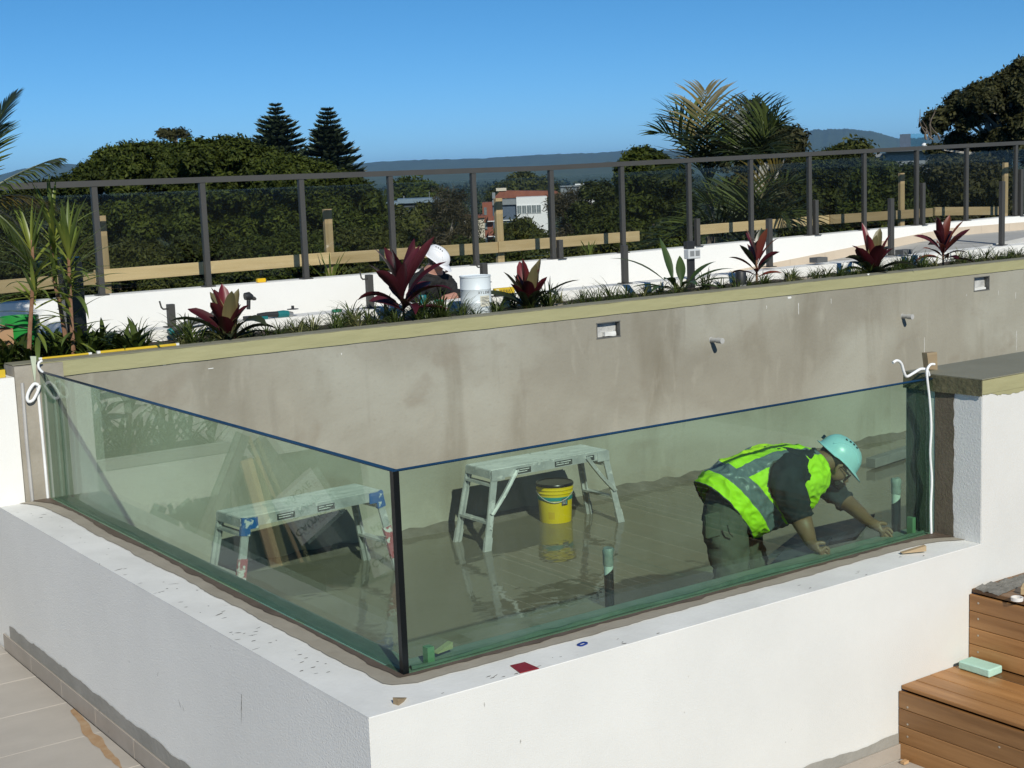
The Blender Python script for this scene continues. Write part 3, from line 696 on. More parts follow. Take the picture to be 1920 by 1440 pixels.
r_, s = bld('apartment_building','white apartment block with a row of windows, blue side and red tiled roof',975,352,210)
X = lambda v: (v-975)*s
Z = lambda v: -(v-352)*s
part(r_,'wall',BWHITE,((X(967),0,Z(520)),(X(1025),9,Z(370))))
part(r_,'blue_panel_wall',BBLUE,((X(922),.6,Z(520)),(X(966.9),9,Z(383))))
part(r_,'grey_parapet',BGREY,((X(922),.2,Z(382.9)),(X(967),9,Z(373))))
for k in range(5):
    x0 = 967+.9+k*9.2; f = part(r_,'window',BWHITE,((X(x0),-.12,Z(400.5)),(X(x0+8.6),.02,Z(384.5))))
    part(f,'pane',BGLASS,((X(x0+.7),-.16,Z(399.6)),(X(x0+4),-.121,Z(385.4))),((X(x0+4.6),-.16,Z(399.6)),(X(x0+7.9),-.121,Z(385.4))))
part(r_,'floor_band',BWHITE,((X(925),.3,Z(412.5)),(X(966),.6,Z(411)))); part(r_,'floor_band',BWHITE,((X(925),.3,Z(438.5)),(X(966),.6,Z(437))))
part(r_,'brick_tower',BBRICK,((X(903),-.5,Z(520)),(X(921.8),6,Z(377))))
for k, zz in enumerate((402,430,458)):
    b_ = part(r_,'balcony',BBRICK,((X(913),-1.6,Z(zz+9)),(X(924),-.5,Z(zz)))); part(b_,'slab',BWHITE,((X(912),-1.7,Z(zz+10.5)),(X(925),-.45,Z(zz+9.02))))
    part(r_,'window',BGLASS,((X(906),-.56,Z(zz-2)),(X(911),-.5,Z(zz-16))))
rf = MB(); rf.prism([(X(921),9.2,Z(372)),(X(1060),9.2,Z(372)),(X(1046),9.2,Z(362)),(X(937),9.2,Z(357))], (0,9,0)); rf.build('roof',BROOF,r_)
part(r_,'roof_vent',BCREAM,((X(928),9.0,Z(357.5)),(X(948),13,Z(352))))
part(r_,'gable',BGREY,((X(920),9.1,Z(372.1)),(X(926),9.19,Z(360))))
r_, s = bld('house','low cream rendered house beside the brick balconies',885,405,190)
X = lambda v: (v-885)*s
Z = lambda v: -(v-405)*s
part(r_,'wall',BCREAM,((X(870),0,Z(470)),(X(908),8,Z(409)))); part(r_,'roof',BROOF,((X(866),-.4,Z(408.9)),(X(909),8.4,Z(405)))); part(r_,'window',BGLASS,((X(876),-.08,Z(424)),(X(884),-.01,Z(414))))
r_, s = bld('flat_roofed_building','long low building with a flat blue-grey metal roof',757,378,150)
X = lambda v: (v-757)*s
Z = lambda v: -(v-378)*s
part(r_,'wall',BCREAM,((X(690),1,Z(460)),(X(822),9,Z(385)))); part(r_,'roof',BROOFB,((X(684),0,Z(384.9)),(X(745),10,Z(377.5))),((X(745.1),0,Z(381.5)),(X(832),10,Z(373.5))))
part(r_,'fascia',mat('dark_fascia',(.05,.06,.07),.6),((X(690),.4,Z(389)),(X(826),.98,Z(385.1))))
part(r_,'roof_pipe',BGREY,((X(708),3,Z(377.4)),(X(709.5),3.2,Z(371)))); part(r_,'roof_pipe',BGREY,((X(757),3,Z(373.4)),(X(758.5),3.2,Z(368)))); part(r_,'roof_pipe',BGREY,((X(806),3,Z(373.4)),(X(806.8),3.2,Z(362))))
for px, py, d, w, h, lab in ((1068,348,420,34,9,'grey flat shed roof far behind the she-oak'),(1100,344,430,40,14,'white far shed with stepped roof behind the dark tree'),(1652,288,120,86,26,'white flat-roofed house in front of the big gum tree')):
    r_, s = bld('far_building', lab, px, py, d); m_ = BGREY if 'grey' in lab else BWHITE
    part(r_,'wall',m_,((-w/2*s,0,-h*4*s),(w/2*s,8,-h*.25*s))); part(r_,'roof',BGREY if w > 60 else m_,((-w/2*s-.3,-.5,-h*.249*s),(w/2*s+.3,8.4,0)))
    for k in range(3): part(r_,'window',BGLASS,(((-.34+.26*k)*w*s,-.06,-h*.85*s),((-.2+.26*k)*w*s,-.005,-h*.5*s)))
r_, s = bld('rooftop_plant_room','dark blue plant room with a glass screen on a grey roof slab',1712,276,115)
part(r_,'wall',BBLUE,((-24*s,0,-2*s),(-4.4*s,3,25*s))); part(r_,'roof_slab',mat('slab_blue_grey',(.12,.16,.21),.6),((-52*s,-1,-7*s),(40*s,5,-2.1*s)))
MB().box((-4.3*s,.2,-2*s),(24*s,.25,25*s)).build('glass_screen',glass_mat('screen_glass',(.75,.88,.9)),r_)
MB().lathe([(.02,-2*s),(.05*1,-1*s),(4*s,0),(5*s,3*s),(3*s,6*s),(.3*s,7*s)],(20*s,-.3,0),12).build('roof_vent',BWHITE,r_,smooth=True)
part(r_,'column',BGREY,((-49*s,0,-420*s),(38*s,4.5,-7.1*s)))
# ------------------------------------------------------------------ planter, ramp and parapet behind the pool
ALU = mat('dark_grey_aluminium', (.06,.058,.054), .45, var=.06, spec=.5)
SOIL = mat('potting_soil', (.022,.015,.010), .95, col2=(.06,.042,.03), scale=14, bump=.02, bscale=30)
RAMPC = mat('ramp_concrete', (.36,.355,.34), .85, col2=(.44,.435,.42), scale=2)
s_ = lumpy_box((-.30,4.775,.55),(15,5.60,.865), .022, (140,8,1), 5); structure(s_.build('planter_soil', SOIL, smooth=True))['label'] = 'dark soil of the long planting bed'
hob = thing('planter_kerb', 'low white kerb wall along the back of the planting bed', 'wall')
b = MB(); b.prism([(-.4,5.60,-.9),(15,5.60,-.9),(15,5.60,.99),(6,5.60,.955),(-.4,5.60,.955)], (0,.25,0)); b.build('kerb_wall', PARW, hob)
rz = lambda x: (.8+.075*(min(x,12.5)-9.28)) if x > 2.2 else .269
b = MB(); pts = [(-.4,5.85,rz(0))]+[(x,5.85,rz(x)) for x in (2.2,12.5)]+[(15,5.85,rz(13)),(15,5.85,-.5),(-.4,5.85,-.5)]
b.prism(pts, (0,1.148,0)); rm = structure(b.build('ramp', RAMPC)); rm['label'] = 'pale concrete ramp between planting bed and parapet'
for k, x in enumerate((10.35,11.9)):
    MB().box((x,5.86,rz(x)+.0008),(x+.012,6.99,rz(x)+.0015)).build('ramp_joint', SCUFF, rm)
zt = lambda x: 1.150+(max(0,x-6.5)*.0108)
par = thing('parapet', 'white rendered parapet carrying the grey glass fence', 'wall')
b = MB(); b.prism([(-.6,7.0,-1.),(16,7.0,-1.),(16,7.0,zt(16)),(6.5,7.0,zt(6.5)),(-.6,7.0,zt(0))], (0,.22,0)); b.build('parapet_wall', PARW, par)
b = MB(); b.box((-14,7.221,GZ),(40,7.5,.9)); b.build('building_face', WHITE, par)
BEIGE = mat('beige_ramp_tile', (.56,.47,.37), .7, var=.05, scale=3)
for k in range(14):
    x0 = 7.2+.6*k; x1 = x0+.597; b = MB(); b.prism([(x0,6.992,rz(x0)),(x1,6.992,rz(x1)),(x1,6.992,rz(x1)+.105),(x0,6.992,rz(x0)+.105)], (0,.0075,0)); b.build('skirting_tile', BEIGE, par)

# ------------------------------------------------------------------ glass fence on the parapet
FGLASS = glass_mat('grey_fence_glass', (.90,.915,.905), 1.5, 0, .75)
fence = thing('glass_fence', 'dark grey aluminium fence with tinted glass panes on the white parapet', 'fence')
fx = [-.62,.36,1.33,2.30,3.27,4.22,5.18,6.15,7.10,8.07,9.03,10.0,10.97,11.96,12.96,14.01,15.0]
ft = lambda x: 2.094+max(0,x-6)*.0147
for x in fx:
    p = MB(); p.box((x-.025,7.03,zt(x)+.0045),(x+.025,7.08,ft(x)-.026)); po = p.build('post', ALU, fence, bevel=.003)
    MB().box((x-.05,7.005,zt(x)+.0005),(x+.05,7.105,zt(x)+.012)).build('base_plate', ALU, po)
for a, c in ((-.7,6.0),(6.0,15.2)):
    b = MB(); b.bar((a,7.055,ft(a)),(c,7.055,ft(c)), .06, .05); b.build('top_rail', ALU, fence)
for a, c in zip(fx[:-1], fx[1:]):
    b = MB(); g0 = .045+.02*((a*7.3) % 1)
    b.prism([(a+.028,7.05,zt(a)+.05),(c-.028,7.05,zt(c)+.05),(c-.028,7.05,ft(c)-.03-g0),(a+.028,7.05,ft(a)-.03-g0)], (0,.010,0)); b.build('glass_pane', FGLASS, fence)
# loose rail posts that follow the ramp
def rail_post(x, y, z0, z1, label, grp, hook=True):
    t = thing('rail_post', label, 'post', (x,y,z0), 0, grp)
    MB().box((-.027,-.027,.008),(.027,.027,z1-z0)).build('post_tube', ALU, t, bevel=.003)
    MB().box((-.055,-.05,.0005),(.055,.05,.008)).build('base_plate', ALU, t)
    if hook: MB().tube([(-.027,0,z1-z0-.035),(-.06,0,z1-z0-.035),(-.075,0,z1-z0-.02),(-.09,-.01,z1-z0+.03)], .007, 6).build('bracket', ALU, t)
    return t
L2 = ['short grey rail post on the planter kerb, leftmost, right of the black pillar','short grey rail post on the planter kerb, left of the tall red cordyline','grey rail post on the planter kerb behind the white drum','grey rail post on the planter kerb left of the green ginger plant','grey rail post on the planter kerb behind the copper cordyline','grey rail post on the planter kerb behind the red-green bromeliad at the right','tallest grey rail post on the planter kerb, farthest right']
for (x, z1), lab in zip(((1.40,1.136),(3.18,1.24),(4.36,1.262),(6.0,1.324),(7.96,1.486),(9.87,1.62),(11.87,1.743)), L2):
    rail_post(x, 5.72, .957 if x < 7 else .985, z1, lab, 'rail posts along the planter kerb', x < 5)
L1 = ['shortest grey rail post on the parapet, beside the eighth fence post','grey rail post on the parapet behind the green ginger plant','grey rail post on the parapet right of the palms','grey rail post on the parapet behind the wine-red cordyline','grey rail post on the parapet at the right edge']
for (x, z1), lab in zip(((6.22,1.349),(8.16,1.478),(10.08,1.608),(12.05,1.745),(14.1,1.86)), L1):
    rail_post(x, 6.962 if False else 7.0+.045*0-.0+.0, zt(x), z1, lab, 'rail posts on the parapet', False).location.y = 7.0-.03+.06

# pine edge protection beyond the fence
er = thing('edge_rail', 'temporary pine post and rail barrier beyond the glass fence', 'barrier')
for x, z1 in ((1.57,1.815),(3.83,1.775),(5.87,1.80),(12.36,1.875),(14.58,1.955)):
    MB().box((x-.042,7.60,.2),(x+.042,7.645,z1)).build('post', PINE_Z, er, bevel=.003)
for a, c, za, zc, yy in ((-.8,1.60,1.235,1.268,7.575),(1.45,3.80,1.285,1.30,7.555),(3.66,5.90,1.295,1.285,7.575),(5.80,7.75,1.29,1.30,7.555),(8.7,11.0,1.32,1.335,7.575),(10.9,12.9,1.335,1.335,7.555),(12.95,14.4,1.345,1.29,7.555)):
    b = MB(); b.bar((0,0,0),(c-a,0,zc-za), .035, .115); b.build('rail_board', PINE_X, er, bevel=.003, loc=(a,yy,za))
for x in (1.6,3.83,5.87): MB().box((x-.05,7.5,.18),(x+.05,7.70,.22)).build('bracket', ALU, er)

# ------------------------------------------------------------------ planting
def strap(L, w, elev, droop, seg=9, fold=.25, prof=None, twist=0., tipc=1.0):
    """rows of a strap leaf growing along +X from the origin: starts at angle elev, bends over by droop"""
    prof = prof or [(0,.55),(.25,.9),(.55,1),(.8,.75),(.93,.4),(1,.03)]
    rows = []; p = Vector((0,0,0)); a = elev; st = L/seg
    for i in range(seg+1):
        t = i/seg; hw = w/2*np.interp(t, [q[0] for q in prof], [q[1] for q in prof])
        d = Vector((math.cos(a),0,math.sin(a))); n = Vector((-math.sin(a),0,math.cos(a))); s = Vector((0,1,0))
        if twist: q = Quaternion(d, twist*t); n = q @ n; s = q @ s
        e = n*hw*fold*2*(1-.4*t)
        rows.append([p-s*hw+e, p-s*hw*.5+e*.32, p.copy(), p+s*hw*.5+e*.32, p+s*hw+e])
        p = p+d*st; a -= droop*(.35+1.3*t)/seg
    return rows
def add_strap(b, az, off=(0,0,0), tilt=0., **k):
    m = Matrix.Translation(Vector(off)) @ Matrix.Rotation(az,4,'Z')
    b.grid([[m @ v for v in r] for r in strap(**k)])
def two_tone(name, base, tip, rough=.32, edge=None, trans=.2, spec=.5):
    """leaf whose colour runs from its foot to its tip (object X), streaked lengthwise"""
    m = bpy.data.materials.new(name); m.use_nodes = True
    nt = m.node_tree; N = nt.nodes; L = nt.links; b = N['Principled BSDF']
    tc = N.new('ShaderNodeTexCoord'); sp = N.new('ShaderNodeSeparateXYZ'); L.new(tc.outputs['Generated'], sp.inputs[0])
    mp = N.new('ShaderNodeMapping'); mp.inputs['Scale'].default_value = (2,60,2); L.new(tc.outputs['Object'], mp.inputs[0])
    n = N.new('ShaderNodeTexNoise'); n.inputs['Scale'].default_value = 1.5; L.new(mp.outputs[0], n.inputs['Vector'])
    ad = N.new('ShaderNodeMath'); ad.operation = 'MULTIPLY_ADD'; ad.inputs[1].default_value = .6; L.new(n.outputs[0], ad.inputs[0]); L.new(sp.outputs[0], ad.inputs[2])
    r = N.new('ShaderNodeMapRange'); r.inputs[1].default_value = .45; r.inputs[2].default_value = 1.1; L.new(ad.outputs[0], r.inputs[0])
    x = N.new('ShaderNodeMix'); x.data_type = 'RGBA'; x.inputs[6].default_value = (*base,1); x.inputs[7].default_value = (*tip,1); L.new(r.outputs[0], x.inputs[0])
    L.new(x.outputs[2], b.inputs['Base Color']); b.inputs['Roughness'].default_value = rough; b.inputs['Specular IOR Level'].default_value = spec
    tr = N.new('ShaderNodeBsdfTranslucent'); L.new(x.outputs[2], tr.inputs[0]); ms = N.new('ShaderNodeMixShader'); ms.inputs[0].default_value = trans
    L.new(b.outputs[0], ms.inputs[1]); L.new(tr.outputs[0], ms.inputs[2]); L.new(ms.outputs[0], N['Material Output'].inputs[0])
    return m
B_OUT = two_tone('bromeliad_wine', (.016,.003,.005), (.062,.008,.012), .38)
B_IN = two_tone('bromeliad_olive', (.25,.19,.085), (.15,.13,.06), .4)
B_RED = two_tone('bromeliad_red', (.13,.075,.035), (.15,.016,.024), .4)
B_DK = two_tone('bromeliad_dark', (.010,.016,.008), (.035,.045,.022), .35)
C_WINE = two_tone('cordyline_wine', (.035,.006,.010), (.10,.018,.026), .38)
C_COP = two_tone('cordyline_copper', (.12,.02,.02), (.20,.055,.03), .4)
G_LEAF = two_tone('ginger_green', (.03,.055,.012), (.055,.09,.025), .35)
CANE_L = two_tone('cane_leaf_green', (.24,.27,.05), (.15,.21,.045), .4, trans=.35)
CANE_D = two_tone('cane_leaf_deep', (.09,.13,.03), (.12,.17,.045), .4, trans=.3)
STALK = mat('reddish_stem', (.14,.06,.03), .7, col2=(.30,.17,.10), scale=25, stretch=(1,1,.6))
def leaf_obj(root, m, az, off=(0,0,0), roll=0., **k):
    b = MB(); b.grid(strap(**k)); o = b.build('leaf', m, root, smooth=True); o.location = off; o.rotation_euler = (roll,0,az); return o
ZS = .865
def bed(px, y): return Vector((at(px, 600, y=y).x, y, ZS))
VIEW = math.atan2(fwd.y, fwd.x)          # azimuth of the line of sight
def rosette(name, label, cat, px, y, specs, grp=None, dz=0.):
    p = bed(px, y); t = thing(name, label, cat, (p.x,p.y,p.z+dz), 0, grp)
    for s in specs: leaf_obj(t, **s)
    return t
def scr(a):  # direction on screen: 0 = right, pi/2 = away
    return VIEW-math.pi/2+a
def brom(px, y, label, sc, seed, olive=3):
    r = random.Random(seed); S = []
    BW = [(0,.7),(.3,1),(.6,.98),(.85,.7),(.95,.38),(1,.05)]
    for k in range(9):      # arching lower leaves
        S.append(dict(m=B_DK, az=scr(2*math.pi*k/9+r.uniform(-.2,.2)), L=sc*r.uniform(.8,1.45), w=sc*r.uniform(.17,.28), elev=r.uniform(.35,.95), droop=r.uniform(.7,2.1), fold=.22, twist=r.uniform(-.7,.7)))
    for k in range(7):
        S.append(dict(m=B_OUT, az=scr(2*math.pi*k/7+.3+r.uniform(-.15,.15)), L=sc*r.uniform(.85,1.25), w=sc*r.uniform(.26,.38), elev=r.uniform(.85,1.3), droop=r.uniform(.1,.9), fold=.3, prof=BW, twist=r.uniform(-.5,.5)))
    for k in range(6):
        S.append(dict(m=B_RED if k % 2 else B_IN, az=scr(2*math.pi*k/6+.9+r.uniform(-.2,.2)), L=sc*r.uniform(1.0,1.45), w=sc*r.uniform(.24,.34), elev=r.uniform(1.15,1.46), droop=r.uniform(.05,.4), fold=.3, prof=BW, twist=r.uniform(-.4,.4)))
    return rosette('bromeliad', label, 'bromeliad', px, y, S, 'red bromeliads in the planting bed')
brom(428, 5.00, 'wine-red bromeliad with an olive heart beside the cordless tools', .36, 3)
brom(992, 5.02, 'red and olive bromeliad standing right of the white drum', .37, 8)
brom(1636, 5.0, 'red-green bromeliad at the right, before the sixth rail post', .40, 15)
def cord(px, y, label, h, L, w, n, mats, seed, lo=.35, dz=0):
    p = bed(px, y); t = thing('cordyline', label, 'cordyline', p, 0, 'cordylines in the planting bed'); r = random.Random(seed)
    MB().tube([(0,0,-.03),(.01,.01,h*.5),(0,0,h)], [.012,.011,.009], 7).build('stem', STALK, t, smooth=True)
    for k in range(n):
        f = k/(n-1); el = lo+(1.40-lo)*f**.8+r.uniform(-.12,.12)
        leaf_obj(t, mats[k % len(mats)], scr(k*2.4+r.uniform(-.25,.25)), (0,0,h*(.35+.62*f)), L=L*r.uniform(.8,1.12)*(1 if f > .3 else .85), w=w*r.uniform(.85,1.15), elev=el, droop=(1.35-.9*f)*r.uniform(.5,1.5), fold=.22, twist=r.uniform(-.9,.9),
                 prof=[(0,.16),(.14,.22),(.32,.8),(.55,1),(.8,.72),(.93,.3),(1,.03)], roll=r.uniform(-.2,.2))
    return t
cord(757, 5.06, 'tall wine-red cordyline in front of the crouching worker', .26, .50, .115, 17, [C_WINE, C_WINE, B_OUT], 4)
cord(1420, 5.08, 'copper-red cordyline behind the black bollard light', .26, .36, .085, 13, [C_COP, C_WINE, C_COP, B_DK], 9)
cord(1768, 5.05, 'wine-red cordyline with drooping lower leaves, farthest right', .22, .42, .085, 18, [C_WINE, C_COP, B_OUT], 12, lo=.1)
t = rosette('ginger_plant', 'dark green broad-leaved ginger plant beside the power outlet post', 'plant', 1275, 5.05, [dict(m=G_LEAF, az=scr(a), L=l*1.22, w=.095, elev=e, droop=d_, fold=.16, off=(o_*.14,0,.06), prof=[(0,.12),(.18,.2),(.4,.9),(.6,1),(.85,.55),(1,.03)]) for a, l, e, d_, o_ in ((3.0,.56,.75,.9,-.4),(3.3,.34,.3,.7,-.5),(2.2,.42,1.25,.2,-.4),(.2,.44,.55,.8,.4),(-.2,.42,.35,.7,.5),(.5,.36,.8,.8,.5),(-1.2,.3,.5,1.2,0),(-2.0,.3,.7,1.2,-.3),(1.5,.3,1.1,.5,.2),(4.0,.3,.3,.9,-.5),(-.6,.3,.2,.6,.6),(2.7,.3,.2,.8,-.6))])
rosette('flax_plant', 'small pale strap-leaved plant behind the fence at the left pine post', 'plant', 612, 5.2, [])if False else None
q = Vector((at(615,500,y=7.4).x, 7.36, 1.02)); t = thing('yucca', 'pale spiky yucca in front of the second pine post', 'plant', q)
r_ = random.Random(6)
for k in range(15): leaf_obj(t, CANE_L, k*2.4, (0,0,0), L=r_.uniform(.30,.44), w=.02, elev=r_.uniform(.55,1.35), droop=r_.uniform(.1,.7), fold=.3)
MB().box((-.16,-.10,-.2),(.16,.12,.02)).build('pot', mat('black_pot',(.02,.02,.02),.6), t)
for px, lab in ((1100,'pale stiff leaf tips rising behind the fence left of the palms'),):
    q = Vector((at(px,450,y=7.4).x, 7.36, 1.10)); t = thing('yucca', lab, 'plant', q)
    for k in range(7): leaf_obj(t, CANE_L, k*2.4, (0,0,0), L=r_.uniform(.18,.30), w=.022, elev=r_.uniform(.9,1.4), droop=.2, fold=.3)
    MB().box((-.12,-.10,-.25),(.12,.12,.02)).build('pot', bpy.data.materials['black_pot'], t)
# cane plants at the left
def cane(label, base_px, y, path, heads, seed):
    p = bed(base_px, y); t = thing('cane_plant', label, 'plant', p, 0, 'cane plants at the left end of the bed'); r = random.Random(seed)
    pts = []
    for px, py in path: q = at(px, py, y=y); pts.append(q-p)
    MB().tube(pts, [.017-.007*i/(len(pts)-1) for i in range(len(pts))], 7).build('stem', STALK, t, smooth=True)
    for (px, py, n, L, e0) in heads:
        q = at(px, py, y=y)-p
        for k in range(n):
            f = k/max(1,n-1)
            leaf_obj(t, CANE_L if r.random() < .55 else CANE_D, r.uniform(0,6.28), (q.x,q.y,q.z-.32*(1-f)**1.2), L=L*r.uniform(.75,1.2), w=r.uniform(.024,.038), elev=e0+(1.35-e0)*f+r.uniform(-.2,.2), droop=r.uniform(.3,1.2)*(1.3-f), fold=.22, prof=[(0,.5),(.2,.9),(.5,1),(.8,.6),(1,.03)])
    return t
cane('tall cane plant with yellow-green strap leaves, in front of the green bucket', 54, 4.95, [(54,672),(56,620),(60,560),(62,500),(60,450)], [(60,470,34,.36,.0),(64,545,14,.28,-.5)], 3)
cane('tall cane plant with yellow-green strap leaves, in front of the black pillar', 137, 4.95, [(138,664),(134,600),(130,520),(128,455)], [(128,470,36,.38,.0),(132,560,14,.28,-.5)], 5)
cane('slender green cane plant rising between the two taller canes', 108, 5.12, [(124,640),(112,570),(100,520),(97,430)], [(98,425,24,.38,.2),(104,520,9,.28,-.2)], 8)
# liriope tufts
LIR = leaf_mat('liriope_green', (.035,.060,.012), (.12,.155,.035), .45, .3)
LIRY = leaf_mat('liriope_pale', (.10,.12,.03), (.28,.27,.12), .5, .3)
GCOV = leaf_mat('groundcover_green', (.025,.045,.010), (.09,.125,.022), .38, .25)
def tuft_mesh(seed, n, L, w, el, m, name):
    r = random.Random(seed); b = MB()
    for k in range(n):
        a = r.uniform(0,6.28); l = L*r.uniform(.6,1.15); e = r.uniform(*el)
        rows = strap(l, w*r.uniform(.7,1.2), e, r.uniform(.9,2.1), 6, .15, [(0,.7),(.5,1),(.85,.5),(1,.05)])
        mt = Matrix.Translation((r.uniform(-.03,.03), r.uniform(-.03,.03), 0)) @ Matrix.Rotation(a,4,'Z')
        b.grid([[mt @ v for v in (q[0], q[2], q[4])] for q in rows])
    me = b.build(name, m, smooth=True); return me
protos = [tuft_mesh(1,64,.27,.009,(.5,1.4),LIR,'grass_tuft'), tuft_mesh(2,60,.23,.010,(.4,1.35),LIR,'grass_tuft'), tuft_mesh(3,44,.25,.011,(.5,1.4),LIRY,'grass_tuft'), tuft_mesh(4,34,.21,.036,(.35,1.3),GCOV,'leafy_tuft')]
used = [False]*4
def put_tuft(i, x, y, sc, rz, label, grp):
    o = protos[i] if not used[i] else protos[i].copy()
    if used[i]: COL.objects.link(o)
    used[i] = True; o.location = (x,y,ZS-.01); o.scale = (sc,)*3; o.rotation_euler = (0,0,rz); tag(o, label, 'plant', grp); return o
MARKS = [(bed(428,5).x,'the left bromeliad'),(bed(634,5).x,'the green plastic clip'),(bed(757,5).x,'the tall red cordyline'),(bed(893,5).x,'the white drum'),(bed(992,5).x,'the bromeliad beside the drum'),(bed(1110,5).x,'the left recessed wall box'),(bed(1275,5).x,'the ginger plant'),(bed(1420,5).x,'the copper cordyline'),(bed(1636,5).x,'the right-hand bromeliad'),(bed(1768,5).x,'the farthest cordyline')]
ORD = ['nearest','second','third','fourth','fifth','sixth','seventh','eighth','ninth','tenth','eleventh','twelfth','thirteenth','fourteenth','fifteenth','sixteenth','seventeenth','eighteenth']
tcount = {}
def tuft_label(i, x, y):
    row = 'front' if y < 5 else 'middle' if y < 5.3 else 'back'
    prev = [m for m in MARKS if m[0] <= x]; mk, side = (prev[-1][1], 'right of') if prev else ('the slender cane plant', 'right of')
    kind = 'pale yellowed' if i == 2 else 'dark green'; k = tcount.get((row, mk, kind), 0); tcount[(row, mk, kind)] = k+1
    return f'{kind} lily turf tuft, {ORD[min(k,17)]} in {row} row past {mk}'
rr = random.Random(31); x = .75
while x < 13.2:
    for y in (4.93, 5.16, 5.42):
        if rr.random() < (.92 if y < 5 else .55):
            i = 2 if rr.random() < .24 else rr.choice((0,1))
            xx = x+rr.uniform(-.06,.06); lab = tuft_label(i, xx, y)
            put_tuft(i, xx, y+rr.uniform(-.06,.06), rr.uniform(.7,1.4)*(1 if x < 4.6 else .72)*(.68 if 1.55 < x < 2.5 else 1), rr.uniform(0,6.28), lab, 'pale lily turf tufts in the bed' if i == 2 else 'green lily turf tufts in the bed')
    x += rr.uniform(.13,.22)
for ci, x in enumerate(np.arange(-.22,.95,.13)):
    for y, rn in ((4.95,'front'),(5.11,'second'),(5.27,'third'),(5.44,'back')):
        put_tuft(3, x+rr.uniform(-.05,.05), y+rr.uniform(-.06,.06), rr.uniform(.8,1.4), rr.uniform(0,6.28), f'broad-leaved dark green clump, {ORD[ci].replace("nearest","first")} from the left in the {rn} row under the canes', 'leafy clumps at the left end of the bed')
# palms
def frond(root, m, base, tip, sag, nl=34, LL=.42, w=.02, seed=0, vee=.5, droop=.6, stem=None):
    """one palm leaf: a curved midrib (its mesh) with two rows of narrow leaflets"""
    r = random.Random(seed); a = Vector(base); b_ = Vector(tip); mid = a.lerp(b_,.55)+Vector((0,0,sag)); pts = []
    for i in range(25):
        t = i/24; pts.append(a*(1-t)**2+mid*2*t*(1-t)+b_*t*t)
    mb = MB(); mb.tube(pts, [.016*(1-t/24)+.003 for t in range(25)], 5)
    for k in range(nl):
        t = .16+.84*k/(nl-1); i = min(int(t*24), 23); p = pts[i].lerp(pts[i+1], t*24-i); d = (pts[i+1]-pts[i]).normalized()
        s = d.cross(Vector((0,0,1))).normalized(); u = s.cross(d).normalized(); l = LL*(.35+1.0*math.sin(math.pi*min(1,(t*.85+.12))))*r.uniform(.9,1.1)
        for sg in (-1,1):
            dr = (d*(r.uniform(.28,.5)+.6*t)+s*sg*(1-.35*t)+u*vee*r.uniform(.6,1.4)).normalized(); q = p; hw = w*.5; nrm = dr.cross(d).normalized(); sd = nrm.cross(dr).normalized(); row = []
            for j in range(5):
                f = j/4; ww = hw*(.5 if j == 0 else (1,1,.75,.06)[j-1]); row.append([q-sd*ww, q+sd*ww]); dr = (dr+Vector((0,0,-droop*f*.5))).normalized(); q = q+dr*l/4
            mb.grid(row)
    o = mb.build('frond', m, root, smooth=False); return o
PALM1 = leaf_mat('palm_green', (.045,.065,.016), (.12,.155,.04), .4, .25); PALM2 = leaf_mat('palm_olive', (.10,.085,.018), (.20,.15,.035), .4, .35); PALM3 = leaf_mat('palm_dark', (.012,.022,.008), (.04,.055,.018), .4, .2)
def palm(label, cpx, cpy, d, fr, seed, name='palm_tree'):
    c = at(cpx, cpy, d=d); root = thing(name, label, 'palm', (c.x,c.y,GZ), 0, None); o = Vector((c.x,c.y,GZ))
    MB().tube([(0,0,0),(.05,.03,(c.z-GZ)*.6),(0,0,c.z-GZ-.05)], [.16,.11,.06], 8).build('trunk', BARK, root, smooth=True)
    for k, (tx, ty, dd, sag, m, vee) in enumerate(fr):
        tip = at(tx, ty, d=d+dd)-o
        frond(root, m, c-o, tip, sag, 19, .44*d/17, .024*d/17, seed*50+k, vee)
    return root
palm('feathery palm with an upright olive-tinted young frond, left-hand of the pair', 1330, 345, 20, [(1322,172,0,.15,PALM2,.15),(1300,200,.3,.2,PALM1,.2),(1258,225,.2,.5,PALM1,.4),(1228,252,-.2,.45,PALM1,.4),(1385,205,-.2,.35,PALM2,.2),(1345,262,-1.2,.55,PALM3,.4),(1400,300,-.9,.5,PALM3,.4),(1260,330,-.9,.5,PALM3,.4),(1290,270,-1.0,.6,PALM3,.4),(1350,215,.9,.3,PALM1,.2)], 1)
palm('feathery palm with fronds fanning right, right-hand of the pair', 1408, 345, 19.4, [(1408,196,.3,.15,PALM3,.2),(1440,212,0,.3,PALM1,.3),(1462,238,-.2,.45,PALM1,.4),(1452,280,-.6,.4,PALM3,.4),(1370,230,.4,.3,PALM1,.3),(1425,290,-1,.4,PALM3,.4),(1385,300,-.8,.4,PALM3,.4)], 2)
palm('low clumping palm with bright green fronds behind the copper cordyline', 1400, 462, 18.0, [(1300,385,0,.4,PALM1,.4),(1340,372,.3,.4,PALM1,.4),(1392,362,.2,.3,PALM1,.3),(1470,318,.2,.5,PALM2,.4),(1500,345,.1,.5,PALM1,.4),(1545,430,-.1,.6,PALM1,.4),(1480,420,-.6,.5,PALM1,.4),(1330,440,-.5,.4,PALM3,.4),(1265,440,-.3,.45,PALM1,.4),(1430,380,-.5,.4,PALM3,.4),(1200,475,-.2,.4,PALM3,.4)], 3)
c = at(-75, 395, y=5.15); root = thing('palm_tree', 'palm reaching in from the left edge, frond tips against the sky', 'palm', (c.x,c.y,ZS)); o = Vector((c.x,c.y,ZS))
MB().tube([(0,0,0),(.01,0,(c.z-ZS)*.6),(0,0,c.z-ZS)], [.05,.04,.03], 8).build('trunk', BARK, root, smooth=True)
